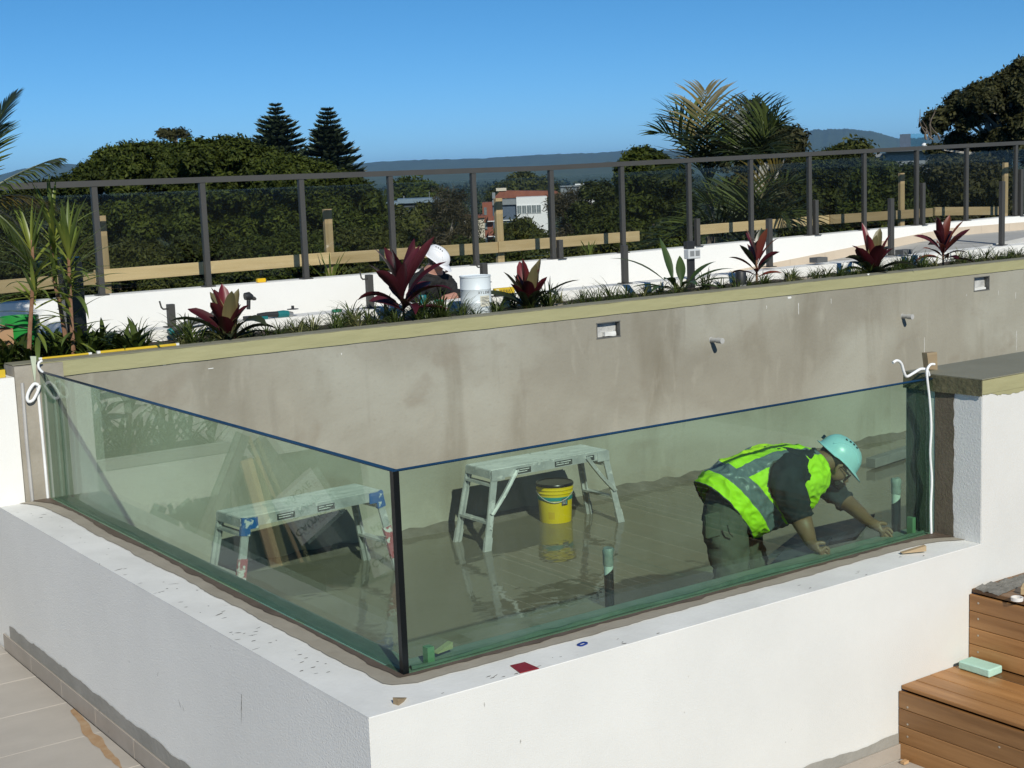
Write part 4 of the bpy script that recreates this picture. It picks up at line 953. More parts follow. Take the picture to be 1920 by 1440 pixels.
for k, (tx, ty, y, sag, m) in enumerate(((28,178,5.2,.12,PALM3),(98,300,5.0,.06,PALM1),(60,480,4.95,.28,PALM1),(-20,250,5.3,.1,PALM1),(85,385,5.25,.16,PALM2))):
    frond(root, m, c-o, at(tx,ty,y=y)-o, sag, 34, .28 if k else .20, .018, 70+k, .05, 1.25 if k in (1,2,4,5) else .35)
# ------------------------------------------------------------------ work platforms in the pool
ALUP = mat('paint_splashed_aluminium', (.36,.37,.37), .5, col2=(.58,.59,.58), scale=7, metal=.35, spots=(.68,.68,.66), spot_scale=16, spot_amt=.40, bump=.001, bscale=40)
ALUTOP = mat('plastered_deck', (.46,.47,.45), .8, col2=(.74,.74,.71), scale=6, stretch=(.6,2,1), bump=.003, bscale=30, spots=(.27,.27,.25), spot_scale=22, spot_amt=.36)
STICK = mat('black_sticker', (.02,.022,.024), .4, col2=(.10,.10,.10), scale=30); STICKW = mat('white_sticker', (.62,.63,.62), .5, spots=(.15,.15,.15), spot_scale=70, spot_amt=.42)
BLUETAPE = mat('blue_tape', (.01,.10,.32), .5, spots=(.55,.58,.58), spot_scale=20, spot_amt=.43); REDTAPE = mat('red_paint', (.30,.06,.07), .6, spots=(.55,.55,.53), spot_scale=22, spot_amt=.47)
RUBBER = mat('dark_rubber', (.03,.03,.03), .7)
WZ = -.762
def platform(label, cx, cy, rz, braces, blue):
    t = thing('work_platform', label, 'work platform', (cx,cy,WZ), rz, 'aluminium work platforms in the pool')
    H, L2, W2, F2, G2 = .60, .56, .165, .655, .205
    d = lumpy_box((-L2,-W2,H-.012),(L2,W2,H), .0015, (40,12,1), 2); d.build('deck', ALUTOP, t)
    r = MB()
    for s in (-1,1):
        r.box((-L2,s*W2-.004 if s > 0 else -W2-.014,H-.07),(L2,s*W2+.014 if s > 0 else -W2+.004,H-.003))
        r.box((s*L2-.004 if s > 0 else -L2-.012,-W2,H-.065),(s*L2+.012 if s > 0 else -L2+.004,W2,H-.004))
    r.build('rim', ALUP, t)
    for sx in (-1,1):
        for sy in (-1,1):
            a = Vector((sx*(L2-.03), sy*(W2+.004), H-.02)); b_ = Vector((sx*F2, sy*G2, -.02)); l = MB()
            l.bar(a, b_, .016, .055, (1,0,0)); l.bar(a+Vector((0,-sy*.02,0)), b_+Vector((0,-sy*.02,0)), .03, .010, (1,0,0))
            lo = l.build('leg', ALUP, t)
            q = a.lerp(b_, .80); MB().bar(q, b_, .026, .064, (1,0,0)).build('leg_extension', ALUP, lo)
            MB().bar(a.lerp(b_,.985), b_+Vector((0,0,-.004)), .034, .07, (1,0,0)).build('foot', RUBBER, lo)
            if blue and sy < 0:
                MB().bar(a+Vector((0,0,.015)), a.lerp(b_,.17), .0275, .068, (1,0,0)).build('tape_wrap', BLUETAPE, lo)
                MB().bar(a.lerp(b_,.42), a.lerp(b_,.80), .0265, .0655, (1,0,0)).build('red_paint_band', REDTAPE, lo)
            if not blue and sy < 0 and sx < 0:
                MB().box((-.022,-.0012,-.11),(.022,0,.11), Matrix.Translation(a.lerp(b_,.52)+Vector((-.0,-.0105,0))) @ (b_-a).to_track_quat('-Z','Y').to_matrix().to_4x4()).build('sticker', STICKW, lo)
        for k, f in enumerate((.16,.62)):
            y0 = W2+.004+(G2-W2)*f; x0 = sx*(L2-.03+(F2-L2+.03)*f); z0 = H-.02-(H)*f
            MB().bar((x0,-y0,z0),(x0,y0,z0), .055, .018, (0,0,1)).build('rung', ALUP, t)
        if braces:
            a = Vector((sx*(L2-.22), -W2-.02, H-.03)); f = .55; b_ = Vector((sx*(L2-.03+(F2-L2+.03)*f), -(W2+(G2-W2)*f)-.02, H*(1-f)))
            m_ = a.lerp(b_,.5)+Vector((0,0,-.015)); bb = MB(); bb.tube([a, a.lerp(m_,.5)+Vector((0,0,-.003)), m_, m_.lerp(b_,.5)+Vector((0,0,-.003)), b_], .016, 6); bb.tube([a+Vector((.012,-.012,.0)), m_+Vector((.012,-.012,0)), b_+Vector((.012,-.012,0))], .006, 5)
            bb.build('brace', ALUP, t, smooth=True)
        MB().bar((sx*(L2-.11),-W2-.016,H-.045),(sx*(L2+.008),-W2-.016,H-.045), .012, .075).build('corner_plate', BLUETAPE if blue else ALUP, t)
    for x0, x1 in (((-.30,-.16),(.02,.16)) if blue else ((-.34,-.20),(.03,.20),(.34,.42))):
        s_ = MB().box((x0,-W2-.0165,H-.062),(x1,-W2-.0142,H-.02)).build('sticker', STICK, t)
        for j in range(2): MB().box((x0+.012,-W2-.0172,H-.034-.016*j),(x1-.015-.02*j,-W2-.0166,H-.028-.016*j)).build('print_line', STICKW, s_)
    return t
platform('bare aluminium work platform over the yellow bucket', 3.63, 4.00, 0, True, False)
platform('paint-splashed work platform with blue taped corners behind the left glass', 1.55, 3.97, R(4.5), False, True)

# yellow bucket with black lid under the platform
YEL = mat('yellow_plastic', (.62,.47,.008), .38, var=.08, scale=5, spots=(.40,.31,.02), spot_scale=9, spot_amt=.27); TEAL = mat('teal_band', (.01,.22,.21), .45); BLID = mat('black_lid', (.008,.008,.009), .3, spots=(.10,.10,.09), spot_scale=20, spot_amt=.3)
t = thing('plastic_bucket', 'yellow plastic bucket with a black lid under the work platform', 'bucket', (3.945,4.215,WZ-.01))
MB().lathe([(.125,0),(.128,.01),(.142,.245),(.149,.25),(.149,.257),(.144,.262),(.1445,.275),(.151,.28),(.151,.287),(.146,.292),(.148,.31)], n=40).build('body', YEL, t, smooth=True)
MB().lathe([(.1395,.195),(.1408,.195),(.1415,.226),(.1402,.226)], n=40, cap=False).build('teal_band', TEAL, t, smooth=True)
MB().lathe([(.14,.308),(.154,.309),(.155,.322),(.150,.330),(.142,.331),(.139,.326),(.06,.328),(0.001,.329)], n=40).build('lid', BLID, t, smooth=True)
def on_drum(b, a0, a1, r0, z0, r1, z1, n=8):
    b.grid([[Vector((r0*math.cos(a0+(a1-a0)*k/n), r0*math.sin(a0+(a1-a0)*k/n), z0)) for k in range(n+1)],[Vector((r1*math.cos(a0+(a1-a0)*k/n), r1*math.sin(a0+(a1-a0)*k/n), z1)) for k in range(n+1)]]); return b
aV = math.atan2(CAM.y-4.215, CAM.x-3.945)
lbl = on_drum(MB(), aV+.38, aV+.80, .1385, .155, .1422, .215).build('label', STICK, t)
for k in range(3):
    a = aV+.44+k*.11
    b = MB(); b.prism([(.1425*math.cos(a+j[0]), .1425*math.sin(a+j[0]), j[1]) for j in ((0,.17),(.04,.205),(.06,.205),(.03,.17))], (.0004*math.cos(a),.0004*math.sin(a),0)); b.build('label_mark', mat('label_blue',(.10,.45,.52),.5) if k == 2 else STICKW, lbl)
on_drum(MB(), aV-.45, aV-.05, .1305, .045, .1345, .105).build('printed_panel', mat('amber_print',(.50,.35,.01),.45), t)
hp = [Vector((.152*math.cos(aV+s), .152*math.sin(aV+s), .262-.075*math.cos(s*.99)**2 if abs(s) < 1.58 else .262)) for s in np.linspace(-1.5,1.5,17)]
MB().tube(hp, .0035, 5).build('handle', ALUP, t, smooth=True)

# pipes standing in the pool
PIPEW = mat('white_pipe', (.62,.63,.61), .4); PIPED = mat('painted_pipe_shade', (.012,.018,.026), .35); TAPEG = mat('grey_tape', (.22,.23,.23), .5, col2=(.38,.39,.38), scale=22, bump=.003, bscale=40)
def standpipe(px, pt, pw, pd, y, dpx, label):
    a = at(px, pt, y=y); zw = at(px, pw, y=y).z; zd = at(px, pd, y=y).z; rad = dpx*(a-CAM).dot(fwd)/FPX/2
    t = thing('standpipe', label, 'pipe', (a.x, y, WZ), 0, 'standpipes in the pool floor')
    H = a.z-WZ; hw = zw-WZ; hd = zd-WZ
    b = MB(); k = 20; lo = []; hi = []
    b.lathe([(rad*.97,-.04),(rad*.97,hw-.001)], n=20); b.build('pipe', PIPEW, t, smooth=True)
    b = MB(); rows = [[],[]]
    for i in range(21):
        an = 2*math.pi*i/20; tilt = .5*rad*1.6*math.cos(an-VIEW+math.pi/2)
        rows[0].append(Vector((rad*math.cos(an), rad*math.sin(an), -.04))); rows[1].append(Vector((rad*math.cos(an), rad*math.sin(an), hd+tilt)))
    b.grid(rows); b.build('painted_pipe_shade', PIPED, t, smooth=True)  # shade on the lower pipe, painted as a dark shell with slanting edge
    b = MB(); prof = [(rad*1.06,hw-.012),(rad*1.14,hw),(rad*1.1,(hw+H)/2),(rad*1.2,H-.012),(rad*1.05,H),(.001,H-.006)]
    b.lathe(prof, n=14); 
    b.v = [tuple(Vector(v)+Vector((noise.noise(Vector(v)*40)*.006, noise.noise(Vector(v)*40+Vector((9,0,0)))*.006, noise.noise(Vector(v)*50)*.008))) for v in b.v]
    b.build('taped_cap', TAPEG, t, smooth=True); return t
standpipe(1140, 1027, 1056, 1072, .34, 18, 'taped standpipe in front of the work platform, nearest the front glass')
standpipe(1680, 897, 921, 938, .185, 17, 'taped standpipe beside the worker\'s hand at the right end of the glass')

# odds and ends lying in the pool
GREYB = mat('wet_grey_timber', (.13,.14,.13), .55, col2=(.21,.22,.205), scale=5)
a = at(1633,868,z=-.70); c = at(1760,828,z=-.70); b = MB(); b.bar(a, a+(c-a).normalized()*1.9, .10, .085); tag(b.build('grey_beam', GREYB, bevel=.004), 'grey timber beam lying at the back of the pool, right of the helmet', 'beam')
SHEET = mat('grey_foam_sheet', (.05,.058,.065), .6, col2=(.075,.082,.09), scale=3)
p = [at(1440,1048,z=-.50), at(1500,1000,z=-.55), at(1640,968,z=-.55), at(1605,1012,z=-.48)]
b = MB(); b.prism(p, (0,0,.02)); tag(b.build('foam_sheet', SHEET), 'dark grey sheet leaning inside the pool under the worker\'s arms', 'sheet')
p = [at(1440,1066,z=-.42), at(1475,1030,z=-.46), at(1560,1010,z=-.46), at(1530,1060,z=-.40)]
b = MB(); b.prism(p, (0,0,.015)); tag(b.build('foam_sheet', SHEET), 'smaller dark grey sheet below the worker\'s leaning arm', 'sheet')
b = MB(); b.box((2.2,.175,-.80),(3.6,.30,-.36)); tag(b.build('block_bench', mat('bench_block',(.09,.085,.07),.8)), 'low rough bench of blocks against the inside of the front wall', 'bench')
# glass setting blocks and the green fillet along the foot of the front pane
GBLK = mat('green_packer', (.10,.22,.12), .5, col2=(.17,.30,.17), scale=12); GFIL = mat('green_fillet', (.085,.125,.10), .6, col2=(.17,.225,.185), scale=8, bump=.003, bscale=40)
b = MB(); rows = [[] for _ in range(6)]
for i in range(141):
    x = .06+3.26*i/140; wv = .030+.012*noise.noise((x*3,1,4))+.008*noise.noise((x*11,2,4)); hv = .020+.010*noise.noise((x*2.2,7,4))+.006*noise.noise((x*9,5,4))
    for j, (u, v) in enumerate(((0,.2),(.05,.9),(.3,1),(.6,.75),(.88,.3),(1,0))): rows[j].append(Vector((x, .034+wv*u, .0045+max(.004,hv)*v)))
b.grid(rows); b.build('mortar_fillet', GFIL, pw, smooth=True)
for px, pt, pb, w_, lab in ((807,1212,1247,.034,'green packing block standing behind the glass near the corner'),(1711,970,1006,.026,'green packing block behind the glass beside the end wall')):
    q = at(px, pb, y=.05); h = at(px, pt, y=.05).z-.005; tag(MB().box((-w_/2,-.012,0),(w_/2,.03,h)).build('packing_block', GBLK, loc=(q.x,.05,.005), bevel=.002), lab, 'packing block')
q = at(842,1230,y=.09); b = MB(); b.prism([(-.045,0,0),(.045,0,0),(.045,0,.028),(-.045,0,.004)], (0,.03,0)); o = b.build('timber_wedge', mat('pale_wedge',(.42,.38,.22),.7), loc=(q.x-.02,.085,.03)); o.rotation_euler=(0,0,.2); tag(o, 'small pale wedge behind the glass beside the packing block', 'wedge')
q = at(1075,1100,y=.12)
# foam backer rods
ROD = mat('white_foam_rod', (.78,.79,.80), .6)
def rod(name_label, pts, r, cat='foam rod'):
    out = []; P = [Vector(p) for p in pts]
    for i in range(len(P)-1):
        p0, p1, p2, p3 = P[max(i-1,0)], P[i], P[i+1], P[min(i+2,len(P)-1)]
        for k in range(6):
            t = k/6; out.append(.5*((2*p1)+(-p0+p2)*t+(2*p0-5*p1+4*p2-p3)*t*t+(-p0+3*p1-3*p2+p3)*t**3))
    out.append(P[-1]); b = MB(); b.tube(out, r, 10); return tag(b.build('foam_rod', ROD, smooth=True), name_label, cat)
rod('white foam rod pressed down the joint at the right end of the glass', [at(x,y,y=-.012) for x,y in ((1746,1000),(1745,950),(1747,900),(1744,850),(1746,800),(1743,750),(1739,715),(1738,695),(1744,684),(1752,683))], .0068)
rod('white foam rod looped on top of the glass, one end curling up to the left', [at(x,y,y=yy) for x,y,yy in ((1674,680,.0),(1682,676,.0),(1690,682,.0),(1695,698,.005),(1700,706,.01),(1712,700,.01),(1726,692,.01),(1738,694,.01),(1742,704,.015))], .0075)
rod('straight white foam rod down the joint at the left end of the glass', [(-.018,4.553,.01),(-.018,4.553,.25),(-.020,4.553,.5),(-.022,4.552,.74),(-.020,4.552,.78)], .010)
rod('ring of white foam rod hanging at the left end of the glass', [at(x,y,y=4.53) for x,y in ((72,722),(64,720),(55,732),(51,745),(54,753),(62,750),(69,738),(73,728),(74,722))], .0105)
rod('short curl of white foam rod sticking up at the left end of the glass', [at(x,y,y=4.52) for x,y in ((79,676),(73,680),(72,687),(75,693),(80,698))], .008)
# wedges, shims and scraps on the ledge
tag(MB().prism([at(1742,693,y=.10),at(1758,693,y=.10),at(1757,660,y=.10),at(1738,662,y=.10)], (0,.035,0)).build('timber_wedge', OFFCUT), 'timber wedge driven upright at the top of the glass by the end wall', 'wedge')
tag(MB().prism([at(57,668,y=4.545),at(68,668,y=4.545),at(66.5,716,y=4.545),at(65,716,y=4.545)], (0,.012,0)).build('plastic_wedge', mat('pale_green_wedge',(.45,.50,.38),.5)), 'pale green wedge driven in at the top left end of the glass', 'wedge')
def lie(name, m, px, py, pts, h, label, cat, rot=0, z=.0045):
    q = at(px, py, z=z); b = MB(); b.prism([(x,y,0) for x, y in pts], (0,0,h)); o = b.build(name, m, loc=(q.x,q.y,z), bevel=.001); o.rotation_euler = (0,0,rot); return tag(o, label, cat)
b = MB(); b.prism([(-.075,0,.0),(.06,0,0),(.06,0,.030),(-.075,0,.003)], (0,.028,0)); q = at(1717,1036,z=.0125); o = b.build('timber_wedge', OFFCUT, loc=(q.x,q.y,.013), bevel=.001); o.rotation_euler=(0,0,-.42); tag(o, 'pale timber wedge lying on the damp mortar by the end wall', 'wedge')
b = MB(); b.prism([(-.02,-.018,0),(.022,-.006,0),(.055,.012,0),(.02,.018,0),(-.02,.012,0)], (0,0,.003)); b.v = [(x, y, z+(.024 if z > .002 and x < .0 else .010 if z > .002 and x < .04 else 0)) for x, y, z in b.v]; q = at(748,1318,z=.005); o = b.build('timber_offcut', OFFCUT, loc=(q.x,q.y,.0046)); o.rotation_euler=(0,0,.25); tag(o, 'broken wedge-shaped timber scrap at the corner of the ledge', 'offcut')
RED = mat('red_plastic', (.24,.012,.016), .4); BLU = mat('blue_plastic', (.01,.035,.22), .35)
rp = [at(x,y,z=.0045) for x,y in ((956.5,1249),(984,1242.5),(1011,1254),(975,1263))]; b = MB(); b.prism(rp, (0,0,.004)); tag(b.build('plastic_shim', RED, bevel=.0008), 'flat red plastic shim on the white ledge', 'shim')
q = at(1092,1208.5,z=.0045); outer = []; inner = []
b = MB(); n = 24
for zz in (0,.005):
    for rx, ry in ((.027,.016),(.019,.0085)):
        for k in range(n): a = 2*math.pi*k/n; ex = lambda c: math.copysign(abs(c)**.6, c); b.v.append((rx*ex(math.cos(a)), ry*ex(math.sin(a)), zz))
for k in range(n):
    j = (k+1) % n; b.f += [(2*n+k,2*n+j,3*n+j,3*n+k),(k,n+k,n+j,j),(k,j,2*n+j,2*n+k),(n+k,3*n+k,3*n+j,n+j)]; b.m += [0]*4
o = b.build('plastic_shim', BLU, loc=(q.x,q.y,.0045)); o.rotation_euler=(0,0,.25); tag(o, 'blue oval plastic shim with a slot on the white ledge', 'shim')
SCUFF2 = mat('pale_scuff', (.42,.41,.39), .9)
# dark specks, scuffs on the ledge and side wall
rr = random.Random(4)
sc = MB()
for k in range(75):
    if rr.random() < .75: cx, cy = rr.uniform(-.32,-.17), rr.choice((rr.uniform(.2,2.2),rr.uniform(.2,4.4)))
    else: cx, cy = rr.uniform(0,3.2), rr.uniform(-.29,-.17)
    l = rr.uniform(.003,.016)*(2.0 if rr.random() < .1 else 1); w_ = rr.uniform(.0015,.005); a = rr.uniform(-.5,.5); ca, sa = math.cos(a), math.sin(a)
    pts = [(cx+ca*u-sa*v, cy+sa*u+ca*v, .0052) for u, v in ((-l,0),(-l*.2,w_),(l,w_*.3),(l*.3,-w_))]; sc.add(pts, [(0,1,2,3)])
o = sc.build('scuff_marks', SCUFF, pw); o['kind'] = 'stuff'
for k, (px, py, ln, wd, sk) in enumerate(((456,1335,.17,.012,.03),(336,1320,.05,.008,-.03),(343,1328,.03,.008,-.02),(298,1265,.03,.006,.02),(68,1045,.012,.006,0),(188,1058,.014,.012,.006),(396,1212,.01,.006,0),(243,1240,.012,.005,0))):
    q = at(px, py, x=-.335); b = MB(); rows = [[],[]]
    for i in range(13):
        t = i/12; ww = wd*(.25+abs(noise.noise((t*6,k,1))))*math.sin(math.pi*min(1,t+.12))**.5; yy = q.y+sk*t
        rows[0].append(Vector((-.3372, yy-ww/2, q.z+ln/2-ln*t))); rows[1].append(Vector((-.3372, yy+ww/2, q.z+ln/2-ln*t)))
    b.grid(rows); b.build('scuff', SCUFF, pw)
for k in range(8):
    x, z, l, w_ = rr.uniform(-.2,2.6), rr.uniform(-.75,-.05), rr.uniform(.005,.016), rr.uniform(.0015,.003); a = rr.uniform(-.4,.4)
    MB().add([(x-w_,-.3008,z),(x+a*l,-.3008,z-l),(x+w_,-.3008,z-l*.2),(x+a*l*.3,-.3008,z+l*.6)], [(0,1,2,3)]).build('scuff', SCUFF2, pw)
# rust stain on the tiles
b = MB(); rows = [[],[],[]]
for i in range(31):
    t = i/30; q = at(135+t*95, 1330+t*115, z=-.9922); w_ = .05*(.5+abs(noise.noise((t*5,3,1)))*1.6)*math.sin(math.pi*min(1,t*1.0+.08))**.6+.012; n_ = Vector((.7,.7,0)); e = .03*noise.noise((t*4,8,2))
    rows[0].append(q-n_*(w_+e)); rows[1].append(q+n_*e*.3); rows[2].append(q+n_*(w_*.8-e))
b.grid(rows); b.build('rust_stain', RUST, terrace)

# ------------------------------------------------------------------ timber steps
st = thing('timber_steps', 'brown hardwood seating steps against the right end of the white wall', 'steps')
BLKFILL = mat('dark_gap', (.006,.005,.004), .9)
NAIL = mat('screw_head', (.45,.40,.33), .4, metal=.6)
def plank(lo, hi):
    c = [(a+b_)/2 for a, b_ in zip(lo, hi)]; b = MB(); b.box([a-k for a, k in zip(lo, c)], [a-k for a, k in zip(hi, c)]); return b.build('plank', DECK, st, loc=c, bevel=.0025)
Y0, Y1 = -3.2, -.3035
for k in range(5): plank((2.722+.1115*k, Y0, -.634), (2.722+.1115*k+.1055, Y1, -.613+.0006*(k % 3)))
for k in range(4): plank((2.700, Y0, -.634-.0905*(k+1)-.003), (2.7195, Y1, -.634-.0905*k-.0055))
for k in range(9): plank((3.284+.1115*k, Y0, -.243), (3.284+.1115*k+.1055, Y1, -.222+.0006*(k % 3)))
for k in range(4): plank((3.262, Y0, -.243-.090*(k+1)-.002), (3.2815, Y1, -.243-.090*k-.0045))
MB().box((2.745,Y0,-1.0),(4.3,Y1,-.66)).build('carcass', BLKFILL, st); MB().box((3.31,Y0,-.66),(4.3,Y1,-.27)).build('carcass', BLKFILL, st)
for x, zs in ((2.6995,(-.80,-.865,-.71)),(3.2615,(-.285,-.37,-.46,-.55))):
    for z in zs: MB().lathe([(.006,0),(.005,.001)], n=8, mtx=Matrix.Rotation(R(-90),4,'Y')).build('screw', NAIL, st, loc=(x, -.36, z))
for y in (-.9,-1.5,-2.1):
    for z in (-.75,-.93): MB().lathe([(.006,0),(.005,.001)], n=8, mtx=Matrix.Rotation(R(-90),4,'Y')).build('screw', NAIL, st, loc=(2.6995, y, z))
SPONGE = mat('aqua_foam', (.36,.58,.49), .85, col2=(.45,.68,.58), scale=9, bump=.002, bscale=70, sss=.1)
q = [at(x,y,z=-.611) for x,y in ((1798,1252),(1860,1271),(1876,1258),(1815,1240))]
b = lumpy_box((-.095,-.055,0),(.095,.055,.042), .0015, (20,12,6), 3); o = b.build('foam_block', SPONGE, smooth=True, bevel=.006, loc=(3.02,-.44,-.611)); 
cq = at(1838,1258,z=-.611); o.location = (cq.x,cq.y,-.6105); o.rotation_euler = (0,0,math.atan2((q[1]-q[0]).y,(q[1]-q[0]).x)); tag(o, 'pale aqua foam block lying on the lower timber step', 'foam block')
# spilled mortar on the upper step
b = MB(); rows = []
for j in range(26):
    row = []
    for i in range(70):
        u = i/69; v = j/25; x = 3.27+1.0*u; y = -.313-.13*v*(1.1-.9*u)-.02
        h = (.5+.9*noise.noise((x*16,y*16,1))+.7*noise.noise((x*41,y*41,4))+.45*noise.noise((x*90,y*90,4)))*.016*(1-v)**.7*(1.2-.8*u)
        row.append(Vector((x, y+.012*noise.noise((x*30,v*5,3)), -.2205+max(-.004,h))))
    rows.append(row)
b.grid(rows); tag(b.build('mortar_spill', mat('crumbly_mortar',(.13,.125,.11),.95,col2=(.22,.21,.19),scale=30,bump=.006,bscale=80), smooth=True), 'crumbly grey mortar spilled along the wall on the upper timber step', 'mortar')
q = at(1907,1126,z=-.2205); tag(MB().lathe([(.026,0),(.030,.001),(.031,.018),(.027,.019),(.025,.017),(.025,.002)], n=24, cap=False).build('tape_roll', mat('white_tape',(.74,.72,.70),.5), smooth=True, loc=(q.x,q.y,-.2205)), 'small white ring of tape on the upper timber step', 'tape roll')
q = at(1925,1112,z=-.2205); o = MB().cbox((0,0,.02),(.10,.05,.035)).build('timber_offcut', PINE_X, loc=(q.x,q.y,-.2205), bevel=.002); o.rotation_euler=(0,0,.5); tag(o, 'pale timber offcut at the right edge on the upper step', 'offcut')
q = at(1696,1432,z=-.994); o = lumpy_box((-.018,-.012,0),(.018,.012,.014),.003,(4,4,3),2).build('stone_chip', mat('orange_chip',(.52,.33,.17),.7), smooth=True, loc=(q.x,q.y,-.9915)); tag(o, 'small orange chip on the tiles at the foot of the timber steps', 'chip')
# ------------------------------------------------------------------ things in and behind the planting bed
DRUM = mat('drum_white', (.66,.72,.76), .35, var=.03, spots=(.35,.36,.36), spot_scale=9, spot_amt=.24); PAPER = mat('drum_label', (.62,.60,.50), .6); INK = mat('ink', (.03,.03,.035), .6); INKG = mat('pale_ink', (.20,.20,.19), .6)
q = at(893.5,585,y=5.12); t = thing('paint_drum', 'white steel drum lettered XYLENE beside the crouching worker', 'drum', (q.x,5.12,ZS))
hd = at(893.5,516,y=5.12).z-ZS; rd = .130
MB().lathe([(rd-.004,0),(rd,.004),(rd,hd*.33),(rd+.002,hd*.34),(rd,hd*.35),(rd,hd*.66),(rd+.002,hd*.67),(rd,hd*.68),(rd,hd-.016),(rd+.004,hd-.012),(rd+.004,hd-.002),(rd,hd),(rd-.006,hd-.008),(.001,hd-.008)], n=40).build('body', DRUM, t, smooth=True)
aD = math.atan2(CAM.y-5.12, CAM.x-q.x)
lb_ = on_drum(MB(), aD+.28, aD+1.02, rd+.0012, .085, rd+.0012, .175).build('label', PAPER, t)
for k in range(6):
    w_ = (.5,.62,.38,.6,.45,.3)[k]; on_drum(MB(), aD+.36, aD+.36+w_, rd+.0018, .158-.012*k, rd+.0018, .163-.012*k).build('print_line', INKG, lb_)
for k, ch in enumerate('XYLENE'):
    a = aD+.22+k*.155
    text_part('lettering', ch, .032, INK, ((rd+.0015)*math.cos(a), (rd+.0015)*math.sin(a), .192), (R(90),0,a+R(90)), t, .0003, 'CENTER', .85)
MB().tube([Vector((.132*math.cos(aD+s), .132*math.sin(aD+s), hd-.06-.0*s)) for s in np.linspace(1.45,1.75,5)], .006, 6).build('handle_lug', ALU, t)

BLKGLOSS = mat('black_gloss', (.010,.011,.013), .25); DKPL = mat('dark_plastic', (.022,.023,.025), .5); TEALP = mat('teal_plastic', (.012,.14,.15), .4, spots=(.3,.4,.4), spot_scale=40, spot_amt=.25)
q0 = at(139,640,y=5.3); t = thing('pillar', 'square black gloss pillar among the cane plants', 'pillar', (.50,5.3,ZS))
MB().box((-.072,-.06,0),(.072,.06,.70)).build('shaft', BLKGLOSS, t, bevel=.004); MB().box((-.085,-.07,0),(.085,.07,.03)).build('base', BLKGLOSS, t)
q = at(1389,525,y=4.98); t = thing('bollard_light', 'low black bollard light in the bed before the copper cordyline', 'light', (q.x,4.98,ZS))
MB().lathe([(.05,0),(.052,.005),(.052,.165),(.048,.172),(.001,.174)], n=24).build('body', DKPL, t, smooth=True); MB().lathe([(.0525,.01),(.0525,.05)], n=24, cap=False).build('painted_reflection', mat('reflected_pale',(.30,.30,.29),.4), t, smooth=True)  # pale band round the foot is a painted reflection, not a lens
q = at(1288,520,y=5.62); t = thing('outlet_post', 'weatherproof power outlet on a dark post behind the ginger plant', 'power outlet', (q.x,5.56,ZS))
zo = at(1288,476,y=5.56).z-ZS
MB().box((-.035,-.02,0),(.035,.02,zo-.05)).build('post', DKPL, t); bx = MB().box((-.075,-.055,zo-.05),(.085,.02,zo+.045)).build('outlet_box', mat('outlet_white',(.62,.64,.66),.4), t, bevel=.006)
for x in (-.03,.042): MB().box((x-.026,-.0585,zo-.022),(x+.026,-.0552,zo+.028)).build('socket', mat('socket_grey',(.25,.26,.27),.3), bx)
MB().box((-.05,-.01,zo+.046),(.05,.05,zo+.12)).build('junction_box', DKPL, t, bevel=.005)
GRN = mat('green_bucket', (.02,.26,.045), .4)
q = at(42,650,y=5.45); t = thing('plastic_bucket', 'bright green plastic bucket behind the left cane plant', 'bucket', (q.x,5.47,ZS)); hb = at(42,592,y=5.47).z-ZS
MB().lathe([(.105,0),(.108,.01),(.128,hb*.68),(.137,hb*.69),(.137,hb*.73),(.130,hb*.735),(.131,hb*.82),(.140,hb*.83),(.140,hb*.87),(.133,hb*.88),(.135,hb),(.130,hb),(.103,.012),(.001,.011)], n=36).build('body', GRN, t, smooth=True)
MB().tube([Vector((.142*math.cos(a), .142*math.sin(a), hb*.86-.05*math.sin((a+2.6)*1.0)**2)) for a in np.linspace(-2.6,.5,14)], .0035, 5).build('handle', ALU, t)
CARD = mat('cardboard', (.40,.24,.13), .85, var=.06)
q = at(2,655,y=5.25); t = thing('cardboard_box', 'open cardboard box at the left edge beside the green bucket', 'box', (q.x-.10,5.27,ZS)); zc = at(2,617,y=5.27).z-ZS
MB().box((-.16,-.10,0),(.17,.12,zc)).build('body', CARD, t); MB().prism([(.17,-.10,zc+.0005),(.17,.12,zc+.0005),(.05,.12,zc+.055),(.05,-.10,zc+.055)], (0,0,.004)).build('flap', CARD, t)
b = MB(); q = at(490,528,y=7.08); t = thing('tape_measure', 'small yellow tape measure on top of the white parapet', 'tape measure', (q.x,7.08,zt(q.x)))
MB().box((-.045,-.025,0),(.040,.025,.038)).build('case', mat('tool_yellow',(.68,.42,.01),.4), t, bevel=.008); MB().box((.0395,-.02,.006),(.047,.02,.030)).build('mouth', DKPL, t)
# cordless tools on the kerb
def P5(px, py, y=5.68): return at(px, py, y=y)
t0 = P5(465,592); t = thing('cordless_driver', 'black cordless impact driver standing behind the left bromeliad', 'power tool', (t0.x,5.66,.956)); K = lambda px, py, y=5.66: at(px,py,y=y)-Vector((t0.x,5.66,.956))
MB().tube([K(459,556),K(466,555),K(472,558)], [.030,.034,.024], 12).build('motor_body', DKPL, t, smooth=True); MB().tube([K(472,558),K(477,560),K(480,561)], [.018,.016,.008], 10).build('chuck', ALU, t, smooth=True)
MB().tube([K(466,563),K(466,580)], [.017,.016], 8).build('grip', DKPL, t, smooth=True); z_ = K(466,592).z; MB().box((K(458,590).x,-.035,0),(K(474,590).x,.035,.035)).build('battery', DKPL, t, bevel=.004)
t = thing('angle_grinder', 'teal and black angle grinder lying on the kerb right of the driver', 'power tool', (t0.x,5.66,.956))
MB().tube([K(484,594),K(500,590),K(520,589)], [.028,.022,.024], 10).build('handle', DKPL, t, smooth=True); MB().tube([K(520,590),K(532,589),K(540,589)], [.030,.033,.030], 12).build('motor_body', TEALP, t, smooth=True)
